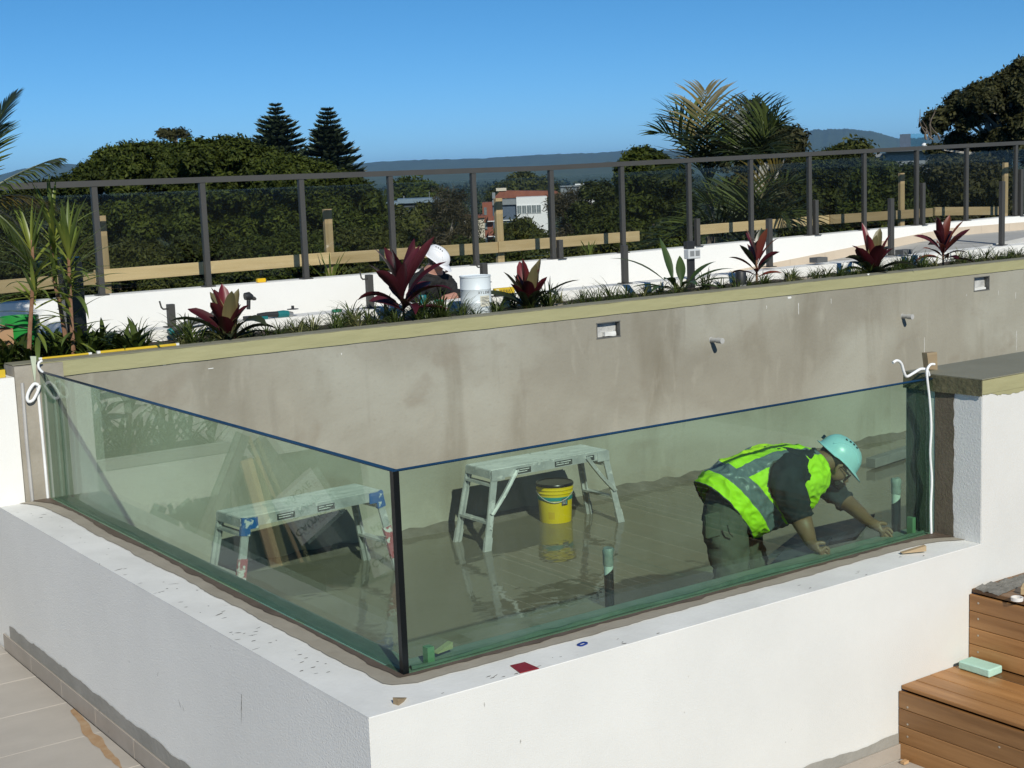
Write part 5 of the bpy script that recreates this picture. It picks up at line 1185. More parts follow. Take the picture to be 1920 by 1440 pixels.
MB().tube([K(540,589),K(548,590)], [.026,.024], 10).build('gear_head', mat('grey_metal',(.34,.35,.36),.4,metal=.6), t, smooth=True); MB().lathe([(.048,0),(.048,.004),(.012,.006),(.012,.03),(.001,.03)], K(549,580), 20).build('disc', DKPL, t)
MB().box(K(486,600)-Vector((.0,.03,.01)), K(500,592)+Vector((0,.03,0))).build('battery', TEALP, t, bevel=.004)
t = thing('blower', 'long grey blower tube with teal joint lying behind the left bromeliad', 'power tool', (t0.x,5.66,.956))
MB().tube([K(318,622,5.5),K(350,607,5.55),K(398,592,5.6)], [.020,.024,.026], 10).build('tube', mat('blower_grey',(.10,.105,.10),.45), t, smooth=True); MB().tube([K(316,624,5.5),K(324,620,5.5)], [.028,.028], 10).build('joint', TEALP, t, smooth=True)
MB().tube([K(400,591,5.6),K(440,584,5.62)], [.036,.05], 10).build('motor_body', DKPL, t, smooth=True)
MB().tube([K(322,628,5.5),K(345,618,5.5),K(400,606,5.55),K(420,600,5.6)], [.008]*4, 6).build('hose', DKPL, t, smooth=True)
# spirit levels, level box
LVY = mat('level_yellow', (.60,.42,.03), .35)
def level(a, c, w_, h_, label):
    a = Vector(a); c = Vector(c); t = thing('spirit_level', label, 'spirit level', a, math.atan2((c-a).y,(c-a).x)); L = (c-a).length
    MB().box((0,-w_/2,0),(L,w_/2,h_)).build('body', LVY, t, bevel=.002)
    for x in (.0,L-.02): MB().box((x-.001,-w_/2-.001,-.0+.0005),(x+.021,w_/2+.001,h_+.001)).build('end_cap', mat('cap_white',(.7,.7,.68),.5) if L > .3 else DKPL, t)
    return t
level((.06,4.755,.919),(.42,4.752,.919),.022,.012,'thin yellow level strip on the coping, shorter left-hand length')
level((.46,4.752,.919),(1.05,4.745,.919),.022,.016,'thin yellow level strip on the coping, longer right-hand length')
q = at(18,700,y=4.60); t = thing('spirit_level', 'yellow spirit level on the white wall top at the left edge', 'spirit level', (-.36,4.62,.841)); MB().box((-.5,-.012,0),(.155,.012,.052)).build('body', LVY, t, bevel=.002)
for x in (.03,.105): MB().box((x-.012,-.0128,.014),(x+.012,-.0121,.038)).build('vial', DKPL, t)
q = at(948,552,y=5.62); t = thing('level_case', 'yellow lettered level lying on the kerb behind the right side of the drum', 'spirit level', (q.x,5.66,.956)); MB().box((-.10,-.015,.02),(.12,.015,.075)).build('body', LVY, t, bevel=.002)
MB().box((-.085,-.0165,.030),(-.055,-.0151,.066)).build('printed_mark', mat('pale_print',(.72,.66,.42),.5), t)
for x in (-.04,-.01,.02,.05): MB().box((x,-.0165,.036),(x+.02,-.0151,.058)).build('printed_mark', mat('brown_print',(.30,.20,.03),.5), t)
MB().box((-.09,-.02,0),(.11,.02,.0195)).build('support_block', DKPL, t)
TERR = mat('pale_terracotta', (.36,.31,.25), .8, col2=(.44,.39,.32), scale=5)
for px, py, label in ((1047,566,'round pale stone rim sunk in the bed right of the first red-olive bromeliad'),(1545,500,'round pale stone rim sunk in the bed before the right-hand bromeliad')):
    q = at(px, py, y=4.93); tag(MB().lathe([(.19,0),(.20,.03),(.19,.045),(.16,.045),(.15,.03),(.15,.0)], n=36).build('stone_ring', TERR, smooth=True, loc=(q.x,5.0,ZS-.012)), label, 'stone ring')
for px, label in ((1540,'small dark block on the kerb left of the right-hand bromeliad'),(1700,'dark grey slab on the kerb left of the farthest cordyline')):
    q = at(px, 490, y=5.66); tag(MB().cbox((0,0,.03),(.16,.12,.055)).build('paver_block', mat('block_grey',(.10,.105,.11),.8), loc=(q.x,5.70,.984), bevel=.004), label, 'block')
TAGG = mat('green_tag', (.02,.20,.12), .5)
for px, py, label in ((634,588,'green plastic clip lying in the lily turf left of the tall cordyline'),(825,562,'green plastic scraper on the kerb under the crouching worker')):
    q = at(px, py, y=5.62); tag(MB().cbox((0,0,.012),(.075,.05,.024)).build('plastic_clip', TAGG, loc=(q.x,5.64,.957), bevel=.004), label, 'clip')
q = at(797,562,y=5.62); tag(MB().lathe([(.03,0),(.034,.005),(.034,.07),(.03,.075),(.001,.075)], n=16).build('battery_jar', TEALP, smooth=True, loc=(q.x,5.66,.957)), 'dark teal tool battery on the kerb below the crouching worker', 'battery')

# ------------------------------------------------------------------ people
SKIN = mat('skin', (.26,.135,.085), .5, var=.08, scale=30, sss=.1); SKIN2 = mat('fair_skin', (.46,.24,.18), .5, var=.08, scale=30)
SHIRT = mat('navy_shirt', (.016,.024,.034), .85, var=.2, scale=9, bump=.006, bscale=11); TROU = mat('drab_trousers', (.085,.085,.066), .85, col2=(.12,.118,.095), scale=6, bump=.012, bscale=14, stretch=(1,1,.6)); BOOT = mat('boot', (.03,.022,.016), .6); HAIR = mat('dark_hair', (.012,.009,.008), .7)
HIVIS = mat('hi_vis_lime', (.55,.93,.015), .7, var=.06, scale=5, bump=.010, bscale=8); REFL = mat('reflective_tape', (.17,.20,.22), .4, var=.08, scale=20, bump=.006, bscale=8); BLACKC = mat('black_cloth', (.010,.010,.011), .85, bump=.008, bscale=10); TRIM = mat('vest_trim', (.07,.08,.07), .8)
def skin_body(name, nodes, edges, mats, pick, parent, root='pelvis', levels=2, folds=()):
    """one continuous figure grown round a skeleton of joints"""
    keys = list(nodes); ix = {k: i for i, k in enumerate(keys)}
    me = bpy.data.meshes.new(name); me.from_pydata([tuple(nodes[k][0]) for k in keys], [(ix[a], ix[c]) for a, c in edges], [])
    o = bpy.data.objects.new(name+'_grow', me); COL.objects.link(o)
    o.modifiers.new('skin', 'SKIN'); sv = me.skin_vertices[0].data
    for k in keys:
        r_ = nodes[k][1]; sv[ix[k]].radius = r_ if isinstance(r_, tuple) else (r_, r_); sv[ix[k]].use_root = (k == root)
    s = o.modifiers.new('sub', 'SUBSURF'); s.levels = levels; s.render_levels = levels
    dg = bpy.context.evaluated_depsgraph_get(); m2 = bpy.data.meshes.new_from_object(o.evaluated_get(dg))
    bpy.data.objects.remove(o); m2.name = name
    m2.materials.clear()
    for m in mats: m2.materials.append(m)
    for p in m2.polygons: p.material_index = pick(p.center); p.use_smooth = True
    # cloth hangs in folds: push cloth points in and out along the surface
    if folds:
        cl = [0]*len(m2.vertices)
        for p in m2.polygons:
            if p.material_index in folds:
                for v in p.vertices: cl[v] += 1
            else:
                for v in p.vertices: cl[v] -= 9
        m2.calc_normals() if hasattr(m2,'calc_normals') else None
        nn = [v.normal.copy() for v in m2.vertices]
        for v in m2.vertices:
            if cl[v.index] > 0:
                c_ = v.co; q = Vector((c_.x*11+c_.z*9, c_.y*12, c_.z*13-c_.x*8)); w_ = noise.noise(q)+.5*noise.noise(q*2.1+Vector((5,0,0)))
                v.co = c_+nn[v.index]*(.016*(1-abs(w_)*2.2)+.003)
    ob = bpy.data.objects.new(name, m2); COL.objects.link(ob); ob.parent = parent; return ob
def hand(nodes, edges, key, wrist, palm, fdir, side, curl, r=.0095, spread=.5, thumb=1):
    """palm, four bent fingers of unequal length and a thumb off the side of the palm"""
    wrist = Vector(wrist); palm = Vector(palm); f = Vector(fdir).normalized(); s = Vector(side); s = (s-f*s.dot(f)).normalized(); c = Vector(curl).normalized()
    nodes[key+'palm'] = (palm, (.036,.020)); nodes[key+'knuckles'] = (palm+f*.032, (.038,.016)); edges.append((key+'palm', key+'knuckles'))
    for i, (o_, L) in enumerate(((-.028,.050),(-.009,.058),(.010,.055),(.027,.044))):
        a = palm+f*.040+s*o_; d = (f+s*o_*spread*8).normalized(); p1 = a+d*L*.42+c*L*.10; p2 = p1+(d*.55+c*.8).normalized()*L*.36; p3 = p2+(c-d*.15).normalized()*L*.30
        for j, (p, q) in enumerate(((a,r*1.1),(p1,r),(p2,r*.9),(p3,r*.72))): nodes[f'{key}f{i}{j}'] = (p, q)
        edges.append((key+'knuckles', f'{key}f{i}0')); edges += [(f'{key}f{i}{j}', f'{key}f{i}{j+1}') for j in range(3)]
    a = palm-f*.008+s*-.030*thumb; p1 = a+(f*.85-s*thumb*.30-c*.1).normalized()*.026; p2 = p1+(f*1.0-s*thumb*.1).normalized()*.020
    for j, (p, q) in enumerate(((a,r*1.3),(p1,r*1.1),(p2,r*.85))): nodes[f'{key}t{j}'] = (p, q)
    edges += [(key+'palm', key+'t0'), (key+'t0', key+'t1'), (key+'t1', key+'t2')]
def seg_d(p, a, c):
    ab = c-a; t = max(0, min(1, (p-a).dot(ab)/ab.length_squared)); return (p-(a+ab*t)).length
def chainpick(nodes, table):
    segs = [(nodes[a][0], nodes[c][0], m) for a, c, m in table]
    def f(p):
        p = Vector(p); return min(segs, key=lambda s: seg_d(p, s[0], s[1]))[2]
    return f
def helmet(parent, c, f, u, scale, m, vents=True):
    """hard hat: dome, rim, front peak, ridges, slots; f = facing, u = crown"""
    f = Vector(f).normalized(); u = Vector(u); u = (u-f*u.dot(f)).normalized(); s = u.cross(f)
    M = Matrix(((f.x,s.x,u.x,c[0]),(f.y,s.y,u.y,c[1]),(f.z,s.z,u.z,c[2]),(0,0,0,1))) @ Matrix.Scale(scale,4)
    b = MB(); n = 40; rings = [(1.06,-.02),(1.075,.0),(1.0,.012),(.985,.10),(.955,.28),(.89,.46),(.77,.62),(.60,.75),(.38,.84),(.16,.88),(.0,.885)]
    rows = []
    for k, (r, z) in enumerate(rings):
        row = []
        for i in range(n+1):
            a = 2*math.pi*i/n; ca, sa = math.cos(a), math.sin(a); rr = r
            x = ca*.142*rr; y = sa*.112*rr; zz = z*.142-.004
            if k <= 1 and ca > .25: e = (ca-.25)/.75; x += .052*e**1.2*(1-.25*abs(sa)); zz -= .020*e
            if k <= 1 and ca < -.3: x -= .010; zz -= .006
            if k > 2: zz += .006*max(0, 1-abs(y)/.018)*(1 if z < .8 else .6); 
            row.append(M @ Vector((x, y, zz)))
        rows.append(row)
    b.grid(rows); o = b.build('hard_hat', m, parent, smooth=True)
    for sg in (-1,1):
        w = MB(); pts = []
        for t in np.linspace(-.8,.75,11):
            y = sg*.075; x = .125*t; z = .142*.885*math.sqrt(max(.05,1-(x/.146)**2-(y/.117)**2))-.002; pts.append(M @ Vector((x,y,z)))
        w.tube(pts, .004*scale, 6); w.build('ridge', m, o, smooth=True)
        if vents:
            for j in range(4):
                x = .028-.026*j; y = sg*.050; z = .142*.885*math.sqrt(max(.05,1-(x/.146)**2-(y/.117)**2)); MB().cbox((0,0,0),(.012,.008,.004), M @ Matrix.Translation((x,y,z+.0035)) @ Matrix.Rotation(-sg*.5,4,'X')).build('vent_slot', DKPL, o)
    return o, M
# the worker in the hi-vis vest, bent over the foot of the glass
wk = thing('person', 'worker in a lime hi-vis vest and pale aqua hard hat bending behind the glass', 'person', (0,0,0))
J = lambda px, py, y: at(px, py, y=y)
N = {}; E = []
def nd(k, px, py, y, r): N[k] = (J(px,py,y), r)
nd('pelvis',1352,935,.62,(.125,.15)); nd('waist',1388,912,.60,(.125,.15)); nd('chest',1440,890,.57,(.135,.16)); nd('upper',1488,876,.54,(.115,.14)); nd('neck',1524,864,.50,.066); nd('nape',1544,866,.47,.066)
nd('skull',1568,862,.455,.084); nd('jaw',1570,892,.43,.058); nd('chin',1573,903,.42,.036)
nd('rsh',1470,895,.36,.088); nd('rmid',1486,935,.33,.078); nd('relb',1502,974,.30,.062); nd('rfore',1513,998,.25,.048); nd('rwr',1521,1020,.19,.032)
nd('lsh',1524,892,.62,.074); nd('lmid',1556,918,.52,.060); nd('lelb',1590,943,.42,.050); nd('lfore',1612,962,.31,.042); nd('lwr',1632,981,.21,.031)
N['rhip'] = (J(1352,975,.54), (.118,.118)); N['lhip'] = (J(1374,968,.74), (.115,.115))
rk = J(1374,1075,.50); lk = J(1412,1058,.73); N['rkn'] = (rk, .095); N['lkn'] = (lk, .088)
N['ran'] = (Vector((rk.x+.02, rk.y+.08, -.64)), .058); N['lan'] = (Vector((lk.x+.03, lk.y+.06, -.64)), .058)
N['rft'] = (Vector((rk.x+.14, rk.y+.04, -.715)), (.045,.042)); N['lft'] = (Vector((lk.x+.15, lk.y+.02, -.715)), (.045,.042)); N['rhl'] = (Vector((rk.x-.02, rk.y+.09, -.715)), .045); N['lhl'] = (Vector((lk.x-.01, lk.y+.07, -.715)), .045)
E += [('pelvis','waist'),('waist','chest'),('chest','upper'),('upper','neck'),('neck','nape'),('nape','skull'),('skull','jaw'),('jaw','chin'),('upper','rsh'),('rsh','rmid'),('rmid','relb'),('relb','rfore'),('rfore','rwr'),('upper','lsh'),('lsh','lmid'),('lmid','lelb'),('lelb','lfore'),('lfore','lwr'),('pelvis','rhip'),('rhip','rkn'),('rkn','ran'),('ran','rhl'),('ran','rft'),('pelvis','lhip'),('lhip','lkn'),('lkn','lan'),('lan','lhl'),('lan','lft')]
sr = Vector((.814,-.579,0)).normalized(); dn = Vector((0,0,-1))
rp_ = J(1531,1029,.15); hand(N, E, 'r', N['rwr'][0], rp_, (sr*.8+dn*.35+Vector((0,-.2,0))), (0,0,1), (dn*.7-sr*.5), .0105, .3, -1); E.append(('rwr','rpalm'))
lp_ = J(1646,991,.165); hand(N, E, 'l', N['lwr'][0], lp_, (sr*.85+dn*.5), (0,0,1), (dn*.6-Vector((0,.5,0))-sr*.2), .0105, .6, -1); E.append(('lwr','lpalm'))
tbl = [('pelvis','waist',1),('waist','chest',1),('chest','upper',1),('upper','neck',1),('neck','nape',0),('nape','skull',0),('skull','jaw',0),('jaw','chin',0),('upper','rsh',1),('rsh','rmid',1),('rmid','relb',1),('relb','rfore',0),('rfore','rwr',0),('rwr','rpalm',0),('rpalm','rknuckles',0),('rknuckles','rf13',0),('upper','lsh',1),('lsh','lmid',1),('lmid','lelb',1),('lelb','lfore',0),('lfore','lwr',0),('lwr','lpalm',0),('lpalm','lknuckles',0),('lknuckles','lf13',0),('pelvis','rhip',2),('pelvis','lhip',2),('rhip','rkn',2),('lhip','lkn',2),('rkn','ran',2),('lkn','lan',2),('ran','rft',3),('lan','lft',3),('ran','rhl',3),('lan','lhl',3)]
skin_body('body', N, E, [SKIN, SHIRT, TROU, BOOT], chainpick(N, tbl), wk, levels=3, folds=(1,2))
def loft_vest(secs, lat, nu, nv, cut, cols, mats, parent, name='vest'):
    """garment lofted through sections (back point, belly point, half width)"""
    S = []
    for (a, c, w_) in secs: S.append((Vector(a), Vector(c), w_))
    def sec(t):
        t = t*(len(S)-1); i = min(int(t), len(S)-2); f = t-i; f = f*f*(3-2*f)*.5+f*.5
        return S[i][0].lerp(S[i+1][0], f), S[i][1].lerp(S[i+1][1], f), S[i][2]*(1-f)+S[i+1][2]*f
    V = []; F = []; MI = []; V0 = []
    for j in range(nv+1):
        t = j/nv; a, c, w_ = sec(t); o_ = (a+c)/2; v = (a-c)/2
        for i in range(nu):
            g = 2*math.pi*i/nu; sx = math.copysign(abs(math.sin(g))**.85, math.sin(g)); cx = math.copysign(abs(math.cos(g))**.85, math.cos(g))
            p = o_+v*cx+lat*w_*sx
            nn = (v.normalized()*math.cos(g)+lat*math.sin(g)); q_ = Vector((p.x*8-p.z*5, p.y*7, p.z*9+p.x*6)); wr = .022*(.5-abs(noise.noise(q_))*1.6)+.010*(.5-abs(noise.noise(q_*2.3+Vector((3,1,0))))*1.6)-.012*math.exp(-((t-.22)/.06)**2)
            V.append(p+nn*wr); V0.append(p)
    for j in range(nv):
        for i in range(nu):
            ids = (j*nu+i, j*nu+(i+1)%nu, (j+1)*nu+(i+1)%nu, (j+1)*nu+i); pc = sum((V0[k] for k in ids), Vector())/4
            if cut(pc, (i+.5)/nu, (j+.5)/nv): continue
            F.append(ids); MI.append(cols(pc, (i+.5)/nu, (j+.5)/nv))
    me = bpy.data.meshes.new(name); me.from_pydata([tuple(v) for v in V], [], F)
    for m in mats: me.materials.append(m)
    me.polygons.foreach_set('material_index', MI); me.polygons.foreach_set('use_smooth', [True]*len(F))
    bm = bmesh.new(); bm.from_mesh(me); bmesh.ops.delete(bm, geom=[v for v in bm.verts if not v.link_faces], context='VERTS'); bm.to_mesh(me); bm.free()
    o = bpy.data.objects.new(name, me); COL.objects.link(o); o.parent = parent
    sd = o.modifiers.new('cloth', 'SOLIDIFY'); sd.thickness = .006; sd.offset = 1; return o
Y = [.60,.60,.595,.58,.565,.545,.515,.50]
secs = [(J(1317,907,Y[0]),J(1392,1008,Y[0]),.165),(J(1332,888,Y[1]),J(1418,1002,Y[1]),.19),(J(1358,868,Y[2]),J(1452,985,Y[2]),.195),(J(1396,850,Y[3]),J(1476,968,Y[3]),.205),(J(1440,838,Y[4]),J(1500,950,Y[4]),.205),(J(1484,834,Y[5]),J(1522,925,Y[5]),.185),(J(1512,838,Y[6]),J(1538,898,Y[6]),.13),(J(1524,846,Y[7]),J(1544,888,Y[7]),.09)]
rs = N['rsh'][0]; ls = N['lsh'][0]; spd = (N['upper'][0]-N['waist'][0]).normalized(); rc_ = (rs+N['rmid'][0]*.45)/1.45
LATV = Vector((0,0,1)).cross(spd).normalized()
def cutv(p, u, v):
    hit = False
    for c_, sg in ((rc_,-1),(ls,1)):
        d = p-c_
        if d.dot(LATV)*sg > -.085:
            d -= LATV*d.dot(LATV); al = d.dot(spd); pe = (d-spd*al).length
            if (al/.088)**2+(pe/.104)**2 < 1: hit = True
    return hit
def edge_d(p):
    m_ = 9
    for c_, sg in ((rc_,-1),(ls,1)):
        d = p-c_
        if d.dot(LATV)*sg > -.085:
            d -= LATV*d.dot(LATV); al = d.dot(spd); pe = (d-spd*al).length; m_ = min(m_, (al/.088)**2+(pe/.104)**2)
    return m_
def colv(p, u, v):
    if edge_d(p) < 1.16: return 2
    if v < .018 or v > .982: return 2
    g = u*2*math.pi; bk = math.cos(g)
    if .175 < v < .29: return 1
    if v >= .29 and .42 < abs(math.sin(g)) < .74 and bk > 0: return 1
    if v >= .29 and bk < 0 and .30 < abs(math.sin(g)) < .62: return 1
    if bk < -.985: return 2
    return 0
loft_vest(secs, LATV, 210, 190, cutv, colv, [HIVIS, REFL, TRIM], wk)
hf = (sr*.72+dn*.70+Vector((0,0,0))); hu = (sr*.70-dn*.72)
hc = J(1572,857,.452); HAQUA = mat('pale_blue_plastic', (.50,.78,.90), .3, var=.03)
ho, HM = helmet(wk, hc, hf, hu, .93, HAQUA)
MB().cbox((0,0,0),(.004,.05,.026), HM @ Matrix.Translation((-.146,.012,.03))).build('sticker', STICK, ho)
hr = MB(); C_ = N['skull'][0]; 
hb_ = bmesh.new(); bmesh.ops.create_uvsphere(hb_, u_segments=20, v_segments=14, radius=.090)
hr.add([C_-Vector(hf).normalized()*.014+v.co*1.0 for v in hb_.verts], [[v.index for v in f.verts] for f in hb_.faces]); hb_.free(); hr.build('hair', HAIR, wk, smooth=True)
fN = Vector(hf).normalized(); uN = Vector(hu).normalized(); sN = uN.cross(fN)       # sN points to the figure's left
fc = N['jaw'][0]; eyeL = C_.lerp(fc,.45)+fN*.072
b = MB(); b.tube([eyeL-uN*.0+fN*.004, eyeL-uN*.022+fN*.022, eyeL-uN*.034+fN*.012], [.009,.014,.010], 8); b.build('nose', SKIN, wk, smooth=True)
for sg in (1,-1):
    ec = C_.lerp(fc,.42)+sN*sg*.083-fN*.005; b = MB(); b.tube([ec+uN*.026, ec+uN*.012-fN*.014, ec-uN*.010-fN*.012, ec-uN*.026], [.007,.011,.010,.006], 8); b.build('ear', SKIN, wk, smooth=True)
    gl_ = MB(); gl_.tube([ec+uN*.012+fN*.005, ec+uN*.010+fN*.05-sN*sg*.004, eyeL+sN*sg*.055+uN*.004], .003, 6); gl_.tube([eyeL+sN*sg*.055+uN*.012-fN*.006, eyeL+sN*sg*.034+uN*.016+fN*.007, eyeL+sN*sg*.010+uN*.012+fN*.014, eyeL+sN*sg*.010-uN*.012+fN*.012, eyeL+sN*sg*.036-uN*.016+fN*.004, eyeL+sN*sg*.055-uN*.008-fN*.008, eyeL+sN*sg*.055+uN*.012-fN*.006], .004, 6); gl_.build('glasses', BLACKC, wk, smooth=True)
    MB().lathe([(.001,-.008),(.008,-.005),(.010,0),(.008,.005),(.001,.008)], eyeL+sN*sg*.032+uN*.002-fN*.004, 10).build('eye', mat('eye_white',(.5,.47,.44),.3), wk, smooth=True)
b = MB(); mc = fc.lerp(N['chin'][0],.35)+fN*.052; b.tube([mc+sN*.022, mc+fN*.006, mc-sN*.022], [.004,.006,.004], 6); b.build('mouth', mat('lips',(.20,.08,.06),.5), wk, smooth=True)
MB().tube([N['jaw'][0]+fN*.01-uN*.03+sN*.05, N['chin'][0]+fN*.02-uN*.012, N['jaw'][0]+fN*.01-uN*.03-sN*.05], [.014,.022,.014], 8).build('beard', HAIR, wk, smooth=True)
wa, wb = N['pelvis'][0], N['rhip'][0]
MB().cbox(J(1336,985,.42), (.10,.025,.13)).build('trouser_pocket', TROU, wk, bevel=.008)
MB().tube([J(1364,985,.40),J(1368,1000,.40),J(1374,1006,.40)], .004, 5).build('key_clip', ALU, wk)

# the worker in black crouching behind the bed
wk2 = thing('person', 'worker in black clothes and a white hard hat crouching behind the red cordyline', 'person', (0,0,0)); N2 = {}; E2 = []
def n2(k, px, py, y, r): N2[k] = (J(px,py,y), r)
n2('pelvis',790,575,6.45,(.14,.15)); n2('chest',800,545,6.3,(.15,.15)); n2('upper',808,525,6.22,(.13,.14)); n2('neck',812,508,6.15,.07); n2('skull',822,488,6.08,.082); n2('jaw',830,503,6.02,.056)
n2('rsh',785,528,6.15,.08); n2('relb',778,560,6.0,.06); n2('rwr',800,575,5.9,.036); n2('lsh',838,530,6.15,.08); n2('lelb',856,556,6.0,.058); n2('lfor',852,558,5.94,.05); n2('lwr',832,560,5.86,.034)
pz = rz(4.1)
N2['rkn'] = (Vector((N2['pelvis'][0].x+.05,6.1,pz+.10)), .09); N2['lkn'] = (Vector((N2['pelvis'][0].x+.28,6.1,pz+.10)), .09); N2['rft'] = (Vector((N2['pelvis'][0].x+.03,6.5,pz+.07)), .06); N2['lft'] = (Vector((N2['pelvis'][0].x+.26,6.5,pz+.07)), .06)
E2 += [('pelvis','chest'),('chest','upper'),('upper','neck'),('neck','skull'),('skull','jaw'),('upper','rsh'),('rsh','relb'),('relb','rwr'),('upper','lsh'),('lsh','lelb'),('lelb','lfor'),('lfor','lwr'),('pelvis','rkn'),('rkn','rft'),('pelvis','lkn'),('lkn','lft')]
hand(N2, E2, 'r', N2['rwr'][0], N2['rwr'][0]+Vector((.03,-.03,-.02)), (.7,-.5,-.2), (0,0,1), (0,-.5,-1)); E2.append(('rwr','rpalm')); hand(N2, E2, 'l', N2['lwr'][0], N2['lwr'][0]+Vector((-.03,-.03,-.015)), (-.8,-.4,-.2), (0,0,1), (0,-.5,-1)); E2.append(('lwr','lpalm'))
t2 = [(a, c, (0 if a in ('skull','neck','lfor','lwr','rwr') or 'palm' in a or 'knuck' in a else 1)) for a, c in E2 if not any(ch.isdigit() for ch in a)]
skin_body('body', N2, E2, [SKIN2, BLACKC], chainpick(N2, t2), wk2, levels=3, folds=(1,))
f2 = Vector((CAM.x-N2['skull'][0].x, CAM.y-N2['skull'][0].y, 0)).normalized(); r2 = Vector((sr.x,sr.y,0)).normalized()
hf2 = (f2*.30+r2*.75-Vector((0,0,.60))); hu2 = (f2*.20+r2*.40+Vector((0,0,.9)))
helmet(wk2, J(819,484,6.08), hf2, hu2, .90, mat('white_plastic', (.74,.75,.78), .3, var=.02))
C2 = N2['skull'][0]; hb_ = bmesh.new(); bmesh.ops.create_uvsphere(hb_, u_segments=16, v_segments=10, radius=.086); hr = MB()
hr.add([C2-hf2.normalized()*.012+v.co for v in hb_.verts], [[v.index for v in f.verts] for f in hb_.faces]); hb_.free(); hr.build('hair', HAIR, wk2, smooth=True)
h2 = hf2.normalized(); u2 = (hu2-h2*hu2.dot(h2)).normalized(); e2 = C2.lerp(N2['jaw'][0],.45)+h2*.07
MB().tube([e2, e2-u2*.022+h2*.02, e2-u2*.034+h2*.01], [.008,.013,.009], 8).build('nose', SKIN2, wk2, smooth=True)
for sg in (1,-1): MB().tube([C2+u2.cross(h2)*sg*.082+u2*.012, C2+u2.cross(h2)*sg*.084-u2*.02], [.009,.008], 8).build('ear', SKIN2, wk2, smooth=True)

# ------------------------------------------------------------------ what stands on the terrace to the left (seen mirrored in the side glass)
lw = thing('terrace_wall', 'white wall at the end of the left terrace, seen mirrored in the side glass', 'wall')
MB().box((-2.02,6.75,-1.0),(-.42,6.99,1.75)).build('wall_face', WHITE, lw)
pb = thing('planter_box', 'white rendered planter on the left terrace, seen mirrored in the side glass', 'planter')
b = MB(); b.box((-1.90,5.90,-.995),(-.66,5.98,-.05)); b.box((-1.90,6.50,-.995),(-.66,6.58,-.05)); b.box((-1.90,5.98,-.995),(-1.82,6.5,-.05)); b.box((-.74,5.98,-.995),(-.66,6.5,-.05)); b.build('planter_wall', WHITE, pb)
b = MB(); b.box((-1.905,5.89,-.13),(-.655,5.899,-.05)); b.build('rim', RAMPC, pb); MB().box((-1.82,5.98,-.9),(-.74,6.5,-.09)).build('soil', SOIL, pb)
r_ = random.Random(12)
for k in range(9):
    t = thing('strap_plant', f'strap-leaved plant, {ORD[k].replace("nearest","first")} from the left of the mirrored terrace planter', 'plant', (-.78-.125*k+r_.uniform(-.03,.03), 6.15+r_.uniform(-.12,.15), -.09), 0, 'strap plants in the terrace planter')
    for j in range(9): leaf_obj(t, G_LEAF if j % 3 else CANE_D, j*2.4+k, (0,0,0), L=r_.uniform(.28,.62), w=r_.uniform(.035,.055), elev=r_.uniform(.7,1.45), droop=r_.uniform(.5,1.9), fold=.2)
t = thing('strap_plant', 'dark leafy shrub rising from the terrace planter mirrored in the side glass', 'plant', (-1.2,6.25,-.09))
MB().tube([(0,0,0),(.02,0,.5),(0,0,.9)], .03, 7).build('stem', BARK, t)
for j in range(26): leaf_obj(t, B_DK, j*2.4, (0,0,.30+.024*j), L=.30, w=.09, elev=r_.uniform(-.1,1.0), droop=.9, fold=.2)
GREYP = mat('grey_board', (.16,.165,.16), .7, col2=(.22,.225,.215), scale=4)
def lean(name, m, a, c, w_, th, label, grp=None):
    b = MB(); a = Vector(a); c = Vector(c); mid = (a+c)/2; b.bar(a-mid, c-mid, w_, th, (0,1,.1)); return tag(b.build(name, m, loc=mid, bevel=.003), label, 'board', grp)
lean('timber_plank', PINE_Z, (-1.60,4.96,-.02), (-1.775,4.86,-.99), .10, .04, 'brown timber plank on the left terrace, mirrored in the side glass', 'boards leaning on the left terrace')
lean('timber_batten', PINE_Z, (-1.64,4.98,.15), (-1.985,4.80,-.99), .03, .03, 'thin timber batten on the left terrace, mirrored in the side glass', 'boards leaning on the left terrace')
lean('grey_board', GREYP, (-1.58,4.93,.18), (-1.00,4.80,-.80), .12, .03, 'slanting grey board left of the timber plank, mirrored in the side glass', 'boards leaning on the left terrace')
lean('grey_board', GREYP, (-1.60,5.10,-.02), (-1.55,5.02,-.99), .15, .03, 'upright grey board behind the timber plank, mirrored in the side glass', 'boards leaning on the left terrace')
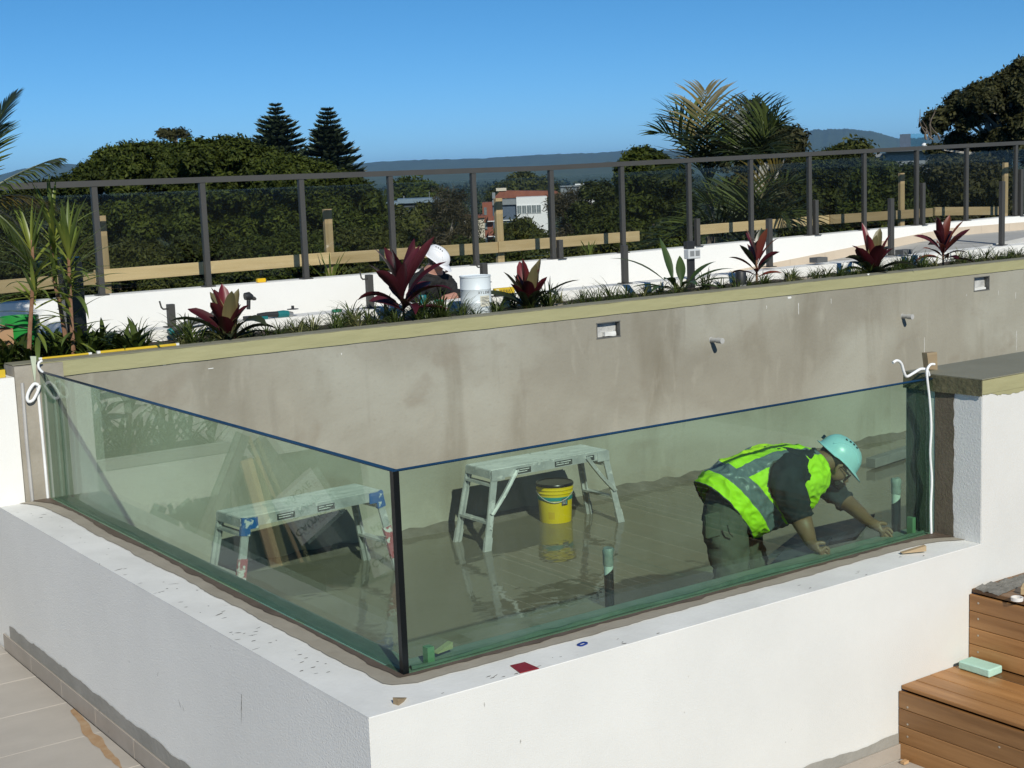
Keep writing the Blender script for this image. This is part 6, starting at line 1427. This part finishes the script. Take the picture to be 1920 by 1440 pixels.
lean('grey_board', GREYP, (-1.72,5.03,.10), (-2.35,4.95,-.90), .16, .03, 'slanting grey board right of the timber plank, mirrored in the side glass', 'boards leaning on the left terrace')
SIGNW = mat('sign_white', (.62,.62,.64), .5, var=.04)
def sign(cx, cy, cz, tilt, label, grp='upside-down caution signs on the left terrace'):
    t = thing('warning_sign', label, 'sign', (cx,cy,cz), 0, grp); t.rotation_euler = (R(-6), R(180)+tilt, 0)
    MB().box((-.20,-.006,-.24),(.20,.006,.24)).build('sign_board', SIGNW, t, bevel=.002)
    for k, w_ in enumerate(('CAUTION','CRANE','ABOVE')):
        text_part('lettering', w_, .088, INK, (0,-.0075,.10-.135*k), (R(90),0,0), t, .0005, 'CENTER', .95)
    MB().box((-.21,-.004,-.27),(-.17,.004,-.24)).build('sign_foot', DKPL, t); MB().box((.17,-.004,-.27),(.21,.004,-.24)).build('sign_foot', DKPL, t)
    return t
sign(-2.03, 4.86, -.44, R(32), 'tilted upside-down sign lettered CAUTION CRANE ABOVE, mirrored in the side glass')
sign(-2.34, 4.15, -.62, R(15), 'upright upside-down sign lettered CAUTION CRANE ABOVE, mirrored by the glass corner')
BACKING = mat('dark_backing', (.018,.019,.020), .45)
lean('added_dark_sheet', BACKING, (-2.25,5.35,-.10), (-2.25,5.20,-.99), 1.05, .018, 'black sheet added behind the signs to darken the side glass reflection', 'boards leaning on the left terrace')  # sheet added out of frame to darken the reflection around the signs
def crate(x, y, label):
    t = thing('plastic_crate', label, 'crate', (x,y,-.993), .1, 'black crates on the left terrace'); b = MB()
    for lo, hi in (((-.25,-.17,0),(.25,.17,.02)),((-.25,-.17,.02),(.25,-.155,.2)),((-.25,.155,.02),(.25,.17,.2)),((-.25,-.155,.02),(-.235,.155,.2)),((.235,-.155,.02),(.25,.155,.2))): b.box(lo, hi)
    b.build('body', DKPL, t); MB().box((-.26,-.18,.2),(.26,-.155,.215)).build('lip', DKPL, t)
crate(-1.62,4.45,'low black crate under the leaning boards, mirrored in the side glass'); crate(-2.52,4.75,'low black crate before the signs, mirrored in the side glass')
